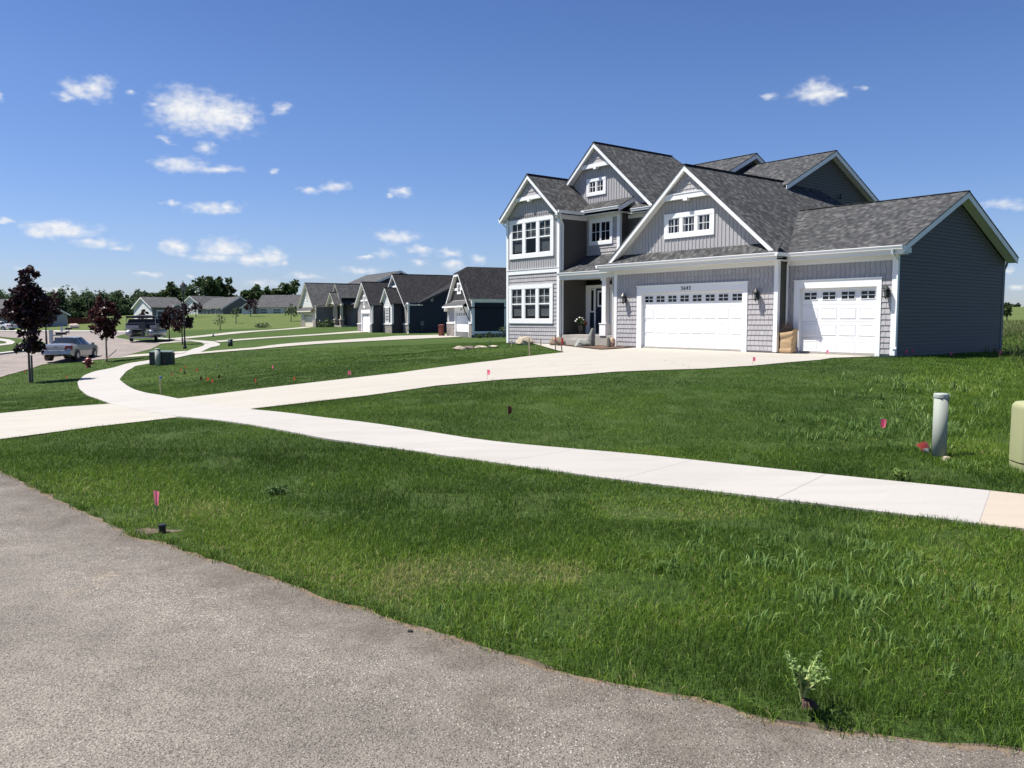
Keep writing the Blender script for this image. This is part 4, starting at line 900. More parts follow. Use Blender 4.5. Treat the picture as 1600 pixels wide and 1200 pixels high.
def wframe(px, D, b):
    a = R(b); return math.sin(a), math.cos(a)
def house_at(name, ox, oy, b, label): return empty(name, (ox, oy, 0), R(b - 90), label, 'house', 'houses along the street and on the far rise')
def simple_window(parent, plane, s0, s1, z0, z1, shutters=False, mats=None, grid=(2, 2)):
    w = window(parent, plane, s0, s1, z0, z1, [(s0 + .14, s1 - .14, z0 + .14, z1 - .2)], mats=mats, grid=grid)
    if shutters:
        for a, b in ((s0 - .38, s0), (s1, s1 + .38)):
            m = MB(); pbox(m, plane, a, b, z0 + .05, z1 - .1, 0, .05); m.build('shutter', NAVYLAP, parent)
    return w
# next house: dark brown and navy with clipped front gable
G = house_at('house', -3.46, 72, 20, 'dark house next door with clipped front gable, white garage door and black shaded side')
gz0 = .1
lap_wall(FR(0), [rect(-8.0, -5.42, gz0, 3.4), rect(-5.42, -.75, 2.55, 3.4), rect(-.75, 0, gz0, 3.4)], GREYW, G)
for a, b in ((-8.0, -5.45), (-.75, 0)):
    m = MB(); pbox(m, FR(0), a, b, gz0 - .3, 1.25, 0, .08); m.build('stone_base', STONE, G)
m = MB()
for a, b in ((-8.02, -5.45), (-.75, .02)): pbox(m, FR(0), a, b, 1.25, 1.36, 0, .11)
pbox(m, FR(0), -5.45, -5.22, gz0, 2.75, -.1, .04); pbox(m, FR(0), -.97, -.75, gz0, 2.75, -.1, .04); pbox(m, FR(0), -5.45, -.75, 2.38, 2.75, -.1, .045)
m.build('door_trim', WHITE, G)
garage_door(G, FR(0), -5.22, -.97, gz0, 2.38, 6)
batten_wall(FR(0), [[(-7.6, 3.3), (-.4, 3.3), (-3.3, 5.75), (-4.6, 5.75)]], DKTAUPE, G)
window(G, FR(0), -4.5, -3.3, 3.95, 5.0, [(-4.3, -3.95, 4.15, 4.8), (-3.85, -3.5, 4.15, 4.8)], sash='fx')
m = MB(); pbox(m, FR(0), -5.6, -4.5, 4.30, 4.52, 0, .06); pbox(m, FR(0), -3.3, -2.2, 4.30, 4.52, 0, .06); m.build('gable_trim', WHITE, G)
m = MB()
GRx, GZr, GS = -3.95, 6.45, .93; cut = .68
for sg in (-1, 1):
    h = 4.05; ze = GZr - GS * h; zc = GZr - GS * cut
    m.prism([(GRx, .75, GZr), (GRx, 14, GZr), (GRx + sg * h, 14, ze), (GRx + sg * h, -.35, ze), (GRx + sg * cut, -.35, zc)], (0, 0, -.05))
m.prism([(GRx, .75, GZr), (GRx - cut, -.37, GZr - GS * cut), (GRx + cut, -.37, GZr - GS * cut)], (0, 0, -.05))
m.build('roof', SHING_D, G)
f = MB(); s_ = MB()
for sg in (-1, 1):
    P = [(GRx + sg * cut, -.33, GZr - GS * cut - .05), (GRx + sg * 4.05, -.33, GZr - GS * 4.05 - .05), (GRx + sg * 4.05, -.33, GZr - GS * 4.05 - .28), (GRx + sg * cut, -.33, GZr - GS * cut - .28)]
    f.prism(P, (0, .04, 0)); P = [(x, -.28, z) for x, y, z in P[2:]] + [(x, 0, z) for x, y, z in P[2:][::-1]]; s_.prism(P, (0, 0, .03))
f.box(GRx - cut, GRx + cut, -.33, -.29, GZr - GS * cut - .28, GZr - GS * cut - .05)
f.build('rake_board', WHITE, G); s_.build('soffit', SOFFIT, G)
m = MB(); m.prism([(-7.6, -.62, 2.90), (-.75, -.62, 2.90), (-.75, 0, 3.35), (-7.6, 0, 3.35)], (0, 0, -.06)); m.build('canopy_roof', SHING_G, G)
m = MB(); m.box(-7.6, -.75, -.64, -.58, 2.74, 2.87); m.box(-7.6, -.75, -.58, 0, 2.74, 2.77); m.build('canopy_fascia', WHITE, G)
m = MB(); m.tube([(-.80, -.56, 2.72), (-.80, -.38, 2.25), (-.80, -.12, 1.8), (-.80, -.02, 1.5)], .045, 6); m.build('canopy_bracket', BLACK, G)
m = MB(); m.box(-3.2, -3.0, -.12, -.02, 2.50, 2.62); m.build('porch_light', BLACK, G)
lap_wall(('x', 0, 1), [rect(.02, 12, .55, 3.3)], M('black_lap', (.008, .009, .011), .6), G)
m = MB(); m.box(-.05, .05, -.04, .2, .3, 3.3); pbox(m, ('x', 0, 1), .2, 3.1, 3.12, 3.3, 0, .05); pbox(m, ('x', 0, 1), 2.95, 3.1, .62, 3.12, 0, .05); pbox(m, ('x', 0, 1), .2, 3.1, .42, .62, 0, .05); m.build('side_trim', WHITE, G)
m = MB(); m.box(-8, -.02, .05, 12, -.4, .55); m.build('foundation', SLATE, G)
m = MB(); m.box(-8, -7.9, .05, 12, .3, 3.3); m.build('wall', NAVYLAP, G)
gutter(G, (.06, -.3, 3.42), (.06, 12, 3.42), WHITE, (1, 0, 0))
# taupe and navy house with two front gables and a garage gable
HH = house_at('house', -11, 88, 25, 'taupe house with navy side wall, stone skirting and three steep white edged gables')
hz0 = .1
def stone_band(parent, plane, s0, s1, z0, z1, cap=.12, capm=None):
    m = MB(); pbox(m, plane, s0, s1, z0 - .4, z1, 0, .08); m.build('stone_base', STONE, parent)
    m = MB(); pbox(m, plane, s0 - .04, s1 + .04, z1, z1 + cap, 0, .13); m.build('stone_cap', capm or WHITE, parent)
lap_wall(FR(0), [rect(-9.4, -.1, hz0, 3.4)], TAUPE, HH); stone_band(HH, FR(0), -9, -.1, hz0, 1.1)
m = MB(); m.box(-.13, .05, -.05, .1, 1.2, 3.35); pbox(m, FR(0), -9.3, 0, 3.26, 3.45, 0, .07); m.build('corner_board', WHITE, HH)
lap_wall(FR(0), [[(-8.6, 3.45), (-.8, 3.45), (-4.7, 6.45)]], TEAL, HH, .2, .03)
m = MB(); pbox(m, FR(0), -6.1, -3.3, 5.15, 5.4, 0, .1); m.build('gable_trim', WHITE, HH)
simple_window(HH, FR(0), -2.9, -1.75, 1.3, 3.0, True)
gable(HH, 'y', -4.7, 6.7, .80, 4.4, 4.4, -.35, 9, SHING_D, WHITE, wall_b=0)
lap_wall(FR(-1.25), [[(-5.4, hz0), (-1.75, hz0), (-1.75, 3.4), (-3.6, 4.9), (-5.4, 3.4)]], WHITEW, HH, .17, .02); stone_band(HH, FR(-1.25), -5.4, -1.75, hz0, 1.1)
for x_ in (-1.83, -5.44): m = MB(); m.box(x_, x_ + .12, -1.30, -1.1, 1.2, 3.4); m.build('corner_board', WHITE, HH)
simple_window(HH, FR(-1.25), -4.25, -2.85, 1.3, 3.05, True)
gable(HH, 'y', -3.6, 5.15, .83, 2.15, 2.15, -1.55, 3, SHING_D, WHITE, wall_b=-1.25)
lap_wall(('x', -1.75, 1), [rect(-1.25, 0, hz0, 3.4)], NAVYLAP, HH)
lap_wall(FR(-2.5), [[(-11.4, hz0), (-9.75, hz0), (-9.75, 3.3), (-11.4, 3.3)], [(-9.75, 2.45), (-5.95, 2.45), (-5.95, 3.3), (-9.75, 3.3)], [(-5.95, hz0), (-5.15, hz0), (-5.15, 3.3), (-5.95, 3.3)]], TAUPE, HH)
batten_wall(FR(-2.5), [[(-11.4, 3.3), (-5.3, 3.3), (-8.4, 5.75)]], TAUPE, HH, .3)
stone_band(HH, FR(-2.5), -11.4, -9.8, hz0, 1.1); stone_band(HH, FR(-2.5), -5.95, -5.2, hz0, 1.1)
m = MB(); pbox(m, FR(-2.5), -9.8, -9.55, hz0, 2.75, -.1, .04); pbox(m, FR(-2.5), -6.1, -5.9, hz0, 2.75, -.1, .04); pbox(m, FR(-2.5), -9.8, -5.9, 2.35, 2.75, -.1, .045); m.build('door_trim', WHITE, HH)
garage_door(HH, FR(-2.5), -9.55, -6.1, hz0 + .1, 2.35, 4)
window(HH, FR(-2.5), -8.75, -8.0, 2.95, 4.45, [(-8.55, -8.2, 3.2, 4.2)], sash='fx', grid=(1, 3))
m = MB(); pbox(m, FR(-2.5), -10.3, -8.75, 3.72, 3.92, 0, .06); pbox(m, FR(-2.5), -8.0, -6.5, 3.72, 3.92, 0, .06); pbox(m, FR(-2.5), -9.2, -7.6, 4.95, 5.15, 0, .08); m.box(-5.24, -5.1, -2.55, -2.4, 1.2, 3.3); m.build('gable_trim', WHITE, HH)
gable(HH, 'y', -8.4, 5.95, .79, 3.45, 3.45, -2.85, 8, SHING_D, WHITE, wall_b=-2.5)
lap_wall(('x', -5.15, 1), [rect(-2.5, 0, hz0, 3.3)], NAVYLAP, HH)
lap_wall(('x', 0, 1), [[(.05, -.2), (15.5, -.2), (15.5, 3.55), (8.5, 6.6), (1.4, 3.5), (.05, 3.4)]], NAVYLAP, HH)
gable(HH, 'x', 8.5, 6.85, .46, 7.4, 7.4, .35, -14, SHING_D, M('navy_trim', (.045, .05, .06), .6), wall_b=0)
gutter(HH, (.0, -.3, 3.25), (.0, 1.6, 3.25), WHITE, (1, 0, 0)); downspout(HH, [(.0, -.02, 3.2), (.06, -.05, 2.9), (.06, -.05, .3), (.3, -.2, .12)], WHITE)
m = MB(); pbox(m, ('x', 0, 1), 2.45, 2.75, 3.6, 3.95, 0, .12); m.build('wall_vent', GREYW, HH)
m = MB(); pbox(m, ('x', 0, 1), 1.3, 1.7, 1.0, 1.5, 0, .14); m.tube([(.06, 1.5, 1.0), (.06, 1.5, -.1)], .03, 6); m.build('electric_meter', SLATE, HH)
# grey house with porch, third along the street
I = house_at('house', -29.82, 126, 30, 'grey gabled house with cream garage door, stone columns and covered porch')
iz = .35
lap_wall(FR(0), [rect(-8, -6.45, iz, 3.8), rect(-6.45, -1.45, 2.7, 3.8), rect(-1.45, 0, iz, 3.8)], CREAM, I, .17, .02)
lap_wall(FR(0), [[(-8, 3.8), (-.7, 3.8), (-4.4, 7.1)]], WHITEW, I, .25, .03)
stone_band(I, FR(0), -8, -6.45, iz, 1.7, .14, CREAM); stone_band(I, FR(0), -1.45, .02, iz, 1.7, .14, CREAM)
m = MB(); pbox(m, FR(0), -6.45, -6.2, iz, 2.75, -.1, .05); pbox(m, FR(0), -1.67, -1.42, iz, 2.75, -.1, .05); pbox(m, FR(0), -6.45, -1.42, 2.5, 2.8, -.1, .055); m.box(-.2, .05, -.05, .1, 1.8, 3.7); m.build('door_trim', CREAM, I)
garage_door(I, FR(0), -6.2, -1.67, iz, 2.5, 6, mats=(CREAM, GLASS))
m = MB(); m.prism([(-8.3, -.6, 3.05), (-.6, -.6, 3.05), (-.6, 0, 3.6), (-8.3, 0, 3.6)], (0, 0, -.08)); m.build('canopy_roof', SHING_G, I)
m = MB(); m.box(-8.3, -.6, -.62, -.55, 2.85, 3.02); m.build('canopy_fascia', CREAM, I)
window(I, FR(0), -4.8, -4.1, 4.55, 5.9, [(-4.62, -4.28, 4.75, 5.7)], sash='fx', grid=(1, 1), mats=(CREAM, GLASS))
gable(I, 'y', -4.4, 7.42, .93, 4.2, 4.2, -.4, 11, SHING_G, CREAM, wall_b=0)
lap_wall(('x', 0, 1), [rect(0, 5, iz, 3.8)], SLATE, I)
gutter(I, (.0, -.3, 3.7), (.0, 4, 3.7), CREAM, (1, 0, 0))
lap_wall(FR(4.6), [rect(0, 11.5, iz, 3.9)], SLATE, I)
m = MB(); m.box(-.2, 4.6, 2.4, 4.6, .2, iz + .45); m.build('porch_slab', FOUND, I)
for x in (.5, 1.3, 3.9):
    m = MB(); m.box(x - .28, x + .28, 2.45, 3.0, .3, 1.6); m.build('stone_base', STONE, I)
    m = MB(); m.box(x - .36, x + .36, 2.4, 3.06, 1.6, 1.72); m.box(x - .16, x + .16, 2.55, 2.9, 1.72, 3.75); m.build('porch_column', CREAM, I)
m = MB(); m.box(-.2, 4.9, 2.4, 2.7, 3.75, 4.0); m.build('porch_beam', CREAM, I)
lap_wall(FR(2.7), [[(-.4, 4.0), (4.6, 4.0), (2.2, 6.9)]], SLATE, I, .25, .03)
gable(I, 'y', 2.2, 7.1, 1.1, 2.9, 2.0, 2.3, 9, SHING_G, CREAM, wall_b=2.7)
lap_wall(FR(1.9), [[(.3, 4.0), (4.1, 4.0), (2.2, 5.6)]], CREAM, I, .25, .03); gable(I, 'y', 2.2, 5.8, .92, 2.1, 2.1, 1.5, 6, SHING_G, CREAM, wall_b=1.9)
m = MB(); pbox(m, FR(4.6), 5.0, 6.2, iz + .3, 2.6, 0, .05); m.build('front_door', BLACK, I)
window(I, FR(4.6), 7.6, 9.9, 1.1, 3.5, [(7.8, 8.65, 1.4, 3.2), (8.85, 9.7, 1.4, 3.2)], mats=(CREAM, GLASS))
lap_wall(('x', 11.5, 1), [[(4.6, .2), (16, .2), (16, 3.9), (10.3, 6.9), (4.6, 3.9)]], SLATE, I); gable(I, 'x', 10.3, 7.1, .5, 6.3, 6.3, 11.9, -7.9, SHING_G, M('grey_trim', (.2, .21, .22), .6), wall_b=11.5)
def far_house(name, px_o, b, x0, x1, y1, zb, ze, zr, axis, label, wm, rm, gm=None, wins=(), hip=False):
    Hs = house_at(name, px_o[0], px_o[1], b, label)
    lap_wall(FR(0), [rect(x0, x1, zb, ze)], wm, Hs, .2, .02); lap_wall(('x', x1, 1), [rect(0, y1, zb, ze)], gm or wm, Hs, .2, .02); lap_wall(('x', x0, -1), [rect(0, y1, zb, ze)], wm, Hs, .2, .02)
    if hip:
        e = .5; my = y1 / 2; hh = y1 / 2; m = MB()
        A_, B_, C_, D_ = (x0 - e, -e, ze), (x1 + e, -e, ze), (x1 + e, y1 + e, ze), (x0 - e, y1 + e, ze); r0, r1 = (x0 + hh, my, zr), (x1 - hh * .8, my, zr)
        for P in ([A_, B_, r1, r0], [B_, C_, r1], [C_, D_, r0, r1], [D_, A_, r0]): m.prism(P, (0, 0, -.12))
        m.build('roof', rm, Hs)
    elif axis == 'x':
        sl = (zr - ze) / (y1 / 2); lap_wall(('x', x1, 1), [[(0, ze), (y1, ze), (y1 / 2, zr - .1)]], gm or wm, Hs, .2, .02)
        gable(Hs, 'x', y1 / 2, zr + .1, sl, y1 / 2 + .45, y1 / 2 + .45, x1 + .4, x0 - .4, rm, WHITE, wall_b=x1, rake=.25)
    else:
        c = (x0 + x1) / 2; w = (x1 - x0) / 2; sl = (zr - ze) / w; lap_wall(FR(0), [[(x0, ze), (x1, ze), (c, zr - .1)]], wm, Hs, .2, .02)
        gable(Hs, 'y', c, zr + .1, sl, w + .45, w + .45, -.4, y1 + .4, rm, WHITE, wall_b=0, rake=.25)
    for (pl, s0, s1, z0, z1) in wins: simple_window(Hs, FR(0) if pl == 'f' else ('x', x1, 1), s0, s1, z0, z1, grid=(2, 2))
    return Hs
def at(px, py, Y):
    bb = -(py - 600) / 1290; tp = math.atan(100 / 1290); k = Y / (math.cos(tp) + bb * math.sin(tp))
    return (px - 800) / 1290 * k, Y, 1.6 + k * (-math.sin(tp) + bb * math.cos(tp))
def gat(px, D):
    x = (px - 800) / 1290 * D * 1.0; return x, D, gz(x, D)
# roof of a taller house behind the gap between the taupe and grey houses
q = at(612, 428, 140)
HB = far_house('house', (q[0] - 4.5, q[1] - 8, 0), 30, -16, 0, 15, .6, 6.2, 9.5, 'x', 'big house mostly hidden behind the taupe house, only its weathered grey roof showing', SLATE, SHING_G, NAVYLAP)
q = at(795, 411, 105)
far_house('house', (q[0] + 1.5, q[1] - 4, 0), 10, -8, 8, 10, .5, 7.4, 9.2, 'y', 'house tucked behind the dark roof next door, only a pale gable tip showing', WHITEW, SHING_D)
# houses on the far rise
q = gat(240, 158); FHa = far_house('house', (q[0], q[1], 0), 40, -12, 0, 6, q[2] - .5, q[2] + 2.6, q[2] + 4.6, 'y', 'pale ranch house at the wood edge with white gable wall and grey roof', WHITEW, SHING_G, SLATE, [('s', .8, 2.6, q[2] + .2, q[2] + 2.0)])
lap_wall(('x', .9, 1), [[(3.0, q[2] - .3), (5.8, q[2] - .3), (5.8, q[2] + 2.4), (4.4, q[2] + 3.1), (3.0, q[2] + 2.4)]], SLATE, FHa, .2, .02); gable(FHa, 'x', 4.4, q[2] + 3.3, .5, 1.8, 1.8, 1.3, -5, SHING_G, WHITE, wall_b=.9)
q = gat(350, 188); far_house('house', (q[0], q[1], 0), 40, -16, 0, 8, q[2] - .6, q[2] + 1.5, q[2] + 4.0, 'x', 'low house on the grassy rise with wide grey roof and green grey end wall', SLATE, SHING_G, M('green_grey_lap', (.13, .14, .125), .6), [('f', -14.5, -12.5, q[2] - .2, q[2] + 1.3), ('f', -10, -7.5, q[2] - .2, q[2] + 1.3), ('f', -4.5, -3, q[2] - .2, q[2] + 1.3)])
q = gat(472, 186); FHc = far_house('house', (q[0], q[1], 0), 84, -10.5, 0, 9, q[2] - .8, q[2] + 1.5, q[2] + 4.2, 'x', 'white walled house on the rise under a broad grey roof beside the grey porch house', WHITEW, SHING_G, None, [('f', -9.6, -7.8, q[2] - .2, q[2] + 1.2), ('f', -6.7, -4.6, q[2] - .2, q[2] + 1.2)])
lap_wall(FR(-2), [[(-13, q[2] - .8), (-10.4, q[2] - .8), (-10.4, q[2] + 1.3), (-11.7, q[2] + 2.2), (-13, q[2] + 1.3)]], WHITEW, FHc, .2, .02); gable(FHc, 'y', -11.7, q[2] + 2.4, .7, 1.7, 1.7, -2.3, 4, SHING_G, WHITE, wall_b=-2)
q = gat(318, 200); far_house('house', (q[0], q[1], 0), 55, -9, 0, 9, q[2] - .8, q[2] + 2.0, q[2] + 4.4, 'y', 'small white gabled house half hidden behind the dark street trees', WHITEW, SHING_G)
q = gat(13, 142); far_house('house', (q[0], q[1], 0), 62, -16, 0, 11, q[2] - .5, q[2] + 2.6, q[2] + 5.2, 'x', 'grey roofed house cut off by the left edge of the view', SLATE, SHING_G, GREYW, [('f', -8, -5, q[2] + .1, q[2] + 2.3)])

# ------------------------------------------------------------------ trees
def leaf_cloud(blobs, n, size, flat=.0, seed=1, clump=.35, nclump=40):
    """blobs: (cx,cy,cz,rx,ry,rz); leaves gather in clumps near the blob surfaces"""
    g = np.random.default_rng(seed); vol = np.array([b[3] * b[4] * b[5] for b in blobs]) ** .7; vol /= vol.sum()
    bl = np.array(blobs); ci = g.choice(len(bl), nclump, p=vol)
    d = g.normal(size=(nclump, 3)); d /= np.linalg.norm(d, axis=1)[:, None]; r = g.uniform(.15, 1., nclump) ** .45
    cc = bl[ci, :3] + d * r[:, None] * bl[ci, 3:]; cs = clump * g.uniform(.6, 1.4, nclump) * bl[ci, 3:].mean(1)
    k = g.integers(0, nclump, n)
    d = g.normal(size=(n, 3)); d /= np.linalg.norm(d, axis=1)[:, None]
    p = cc[k] + d * (g.uniform(0, 1, n) ** .5)[:, None] * cs[k][:, None]
    nr = g.normal(size=(n, 3)); nr[:, 2] = np.abs(nr[:, 2]) + flat; nr /= np.linalg.norm(nr, axis=1)[:, None]
    a = np.cross(nr, g.normal(size=(n, 3))); a /= np.linalg.norm(a, axis=1)[:, None]; b = np.cross(nr, a)
    s = size * g.uniform(.6, 1.35, n)[:, None]
    V = np.stack([p - a * s * .55, p + b * s * .34 - a * s * .05, p + a * s * .6, p - b * s * .34 - a * s * .05], 1).reshape(-1, 3)
    F = np.arange(4 * n).reshape(n, 4)
    tint = np.repeat(np.clip(g.normal(.5, .22, n) + np.repeat(g.normal(0, .15, nclump), 1)[k], 0, 1), 4)
    return V, F, tint
BARK = M('bark', (.12, .10, .085), .9, var=.3, vscale=12, bump=.4, bscale=40)
PURPLE = leaf_mat('purple_leaf', (.013, .006, .008), (.050, .016, .020), .2, .45)
GREENL = leaf_mat('green_leaf', (.034, .060, .022), (.066, .102, .034), .42); WOODL = leaf_mat('wood_leaf', (.046, .074, .036), (.072, .105, .050), .5, .9)
PALEL = leaf_mat('pale_leaf', (.05, .085, .03), (.11, .14, .06), .3)
def tree(name, loc, trunk_h, r, blobs, n, size, mat, label, cat='tree', group=None, seed=1, nclump=50, clump=.35, limbs=6, lean=0, flat=0.):
    t = empty(name, loc, 0, label, cat, group); g = random.Random(seed)
    top = max(b[2] + b[5] * .6 for b in blobs); m = MB()
    m.tube([(0, 0, -.15), (0, 0, .1), (lean * .3, 0, trunk_h * .6), (lean, 0, trunk_h), (lean * 1.2, 0, (trunk_h + top) / 2), (lean * 1.2, 0, top)], [r * 1.35, r * 1.05, r * .9, r * .78, r * .45, r * .12], 7)
    for i in range(limbs):
        b = g.choice(blobs); z0 = trunk_h + (top - trunk_h) * g.uniform(.0, .5)
        e = (b[0] + b[3] * g.uniform(-.7, .7), b[1] + b[4] * g.uniform(-.7, .7), max(z0 + .2, b[2] + b[5] * g.uniform(-.3, .6)))
        m.tube([(lean, 0, z0), (lean + (e[0] - lean) * .5, e[1] * .5, z0 + (e[2] - z0) * .6), e], [r * .45, r * .3, r * .08], 5)
    m.build('trunk', BARK, t, smooth=True)
    V, F, T = leaf_cloud(blobs, n, size, flat, seed, clump, nclump); raw_mesh('crown', V, F, mat, t, T)
    return t
PG = 'young purple leaved trees along the street'
tree('maple_tree', PT['tree1'], 1.3, .055, [(-.08, 0, 2.0, .62, .65, .75), (-.2, 0, 3.0, .85, .9, .75), (.3, .1, 2.9, .68, .7, .6), (.08, 0, 4.0, .62, .65, .75), (-.55, 0, 3.3, .42, .45, .6), (.55, 0, 3.4, .38, .45, .5), (.12, 0, 4.75, .4, .4, .35)], 5600, .17, PURPLE, 'tall purple leaved tree nearest the sidewalk bend, left of the parked silver car', group=PG, seed=3, nclump=120, clump=.36)
tree('maple_tree', PT['tree2'], 1.1, .06, [(0, 0, 1.9, .65, .65, .5), (0, 0, 2.65, .9, .9, .75), (0, 0, 3.5, .55, .55, .6), (-.4, 0, 2.2, .5, .5, .5), (.35, 0, 2.1, .45, .5, .5)], 2600, .18, leaf_mat('red_purple_leaf', (.022, .006, .008), (.080, .020, .020), .25, .45), 'dense egg shaped purple tree with a leaning stake beside the street', group=PG, seed=5, nclump=70)
tree('maple_tree', PT['tree3'], .95, .05, [(0, 0, 1.7, .75, .75, .65), (0, 0, 2.4, .7, .7, .6), (-.3, 0, 1.6, .5, .5, .4)], 1300, .2, PURPLE, 'small round purple tree standing left behind the lamp post', group=PG, seed=7)
tree('maple_tree', PT['tree4'], .9, .06, [(-.1, 0, 1.7, .85, .85, .65), (0, 0, 2.6, .8, .8, .6), (.5, 0, 1.8, .5, .5, .5), (.1, 0, 3.15, .35, .35, .35)], 1700, .2, PURPLE, 'purple tree directly behind the lamp post', group=PG, seed=9)
tree('maple_tree', PT['tree5'], 1.6, .08, [(0, 0, 2.9, 1.1, 1.1, .9), (.3, 0, 3.8, .8, .8, .7), (-.3, 0, 2.3, .6, .6, .5)], 1500, .24, PURPLE, 'dark tree across the street half hidden behind the tallest purple tree', group=PG, seed=11)
def rise_tree(px, by, ty, D, w, mat, label, n=700, seed=1, size=.3, name='maple_tree', group=PG):
    x = (px - 800) / 1290 * D; z = gz(x, D); h = (by - ty) / 1290 * D; r = w / 1290 * D / 2
    tree(name, (x, D, z), h * .35, .05 + h * .008, [(0, 0, h * .55, r, r, h * .25), (r * .2, 0, h * .8, r * .7, r * .7, h * .2), (-r * .4, 0, h * .5, r * .6, r * .6, h * .15)], n, size, mat, label, group=group, seed=seed, nclump=30, clump=.4)
rise_tree(225, 499, 478, 150, 15, PURPLE, 'thin purple tree before the white gable wall of the ranch house', 500, 21)
rise_tree(308, 494, 470, 170, 22, PURPLE, 'purple tree on the rise right of the lamp post', 600, 22)
rise_tree(393, 497, 468, 170, 24, PURPLE, 'purple tree on the rise before the white walled house', 700, 23)
rise_tree(345, 516, 488, 120, 22, PALEL, 'thin pale green sapling on the slope nearest the front walks', 130, 24, .22, 'young_tree', 'saplings on the grassy slope')
rise_tree(370, 507, 478, 145, 18, PALEL, 'spindly sapling higher on the slope in front of the low house', 130, 25, .25, 'young_tree', 'saplings on the grassy slope')
rise_tree(456, 500, 474, 150, 24, PALEL, 'pale green bushy sapling next to the grey porch house', 380, 26, .3, 'young_tree', 'saplings on the grassy slope')
for px, ty, D, w, lab, sd in ((318, 440, 225, 56, 'broad oak rising highest behind the low house on the rise', 31), (350, 440, 232, 40, 'round oak crown just right of the tallest oak', 32), (398, 457, 235, 36, 'lower oak crown showing between two grey roofs', 33), (424, 459, 245, 30, 'dark low oak crown above the broad grey roof', 36), (452, 449, 228, 46, 'oak crown beside the roof of the grey porch house', 34), (270, 446, 235, 40, 'oak with ragged top left of the lamp lantern', 35)):
    rise_tree(px, 494, ty, D, w, GREENL, lab, 1500, sd, 1.0, 'oak_tree', 'oaks behind the far houses')
rise_tree(1571, 492, 463, 95, 16, GREENL, 'young green tree past the right back corner of the grey house', 420, 41, .3, 'young_tree', None)
# woods that read as one mass
def wood(name, pxs, D0, D1, top0, top1, n, size, seed, label):
    g = np.random.default_rng(seed); VV = []; FF = []; TT = []; o = 0
    for i in range(n):
        D = g.uniform(D0, D1); px = g.uniform(*pxs); x = (px - 800) / 1290 * D; z0 = gz(x, D)
        zt = 1.6 + (500 - g.uniform(top0, top1)) / 1290 * D; h = max(3., zt - z0); r = g.uniform(.28, .5) * min(h, 11)
        V, F, T = leaf_cloud([(x, D, z0 + h * .62, r, r, h * .36), (x + g.uniform(-r, r) * .5, D, z0 + h * .82, r * .6, r * .6, h * .17), (x, D, z0 + h * .25, r * .95, r * .95, h * .32)], 620, size, .2, int(g.integers(1e6)), .5, 18)
        VV.append(V); FF.append(F + o); TT.append(np.clip(T + g.normal(0, .2), 0, 1)); o += len(V)
    return tag(raw_mesh(name, np.concatenate(VV), np.concatenate(FF), WOODL, None, np.concatenate(TT)), label, 'wood', kind='stuff')
wood('woodland', (-420, 330), 235, 285, 453, 480, 240, .75, 51, 'dark green wood closing the view behind the far street')
wood('woodland_low', (330, 560), 255, 300, 462, 478, 34, 1.2, 52, 'lower stretch of wood behind the houses on the rise')
wood('woodland_far', (1450, 2100), 300, 380, 474, 484, 60, 1.5, 53, 'distant tree line beyond the field right of the grey house')
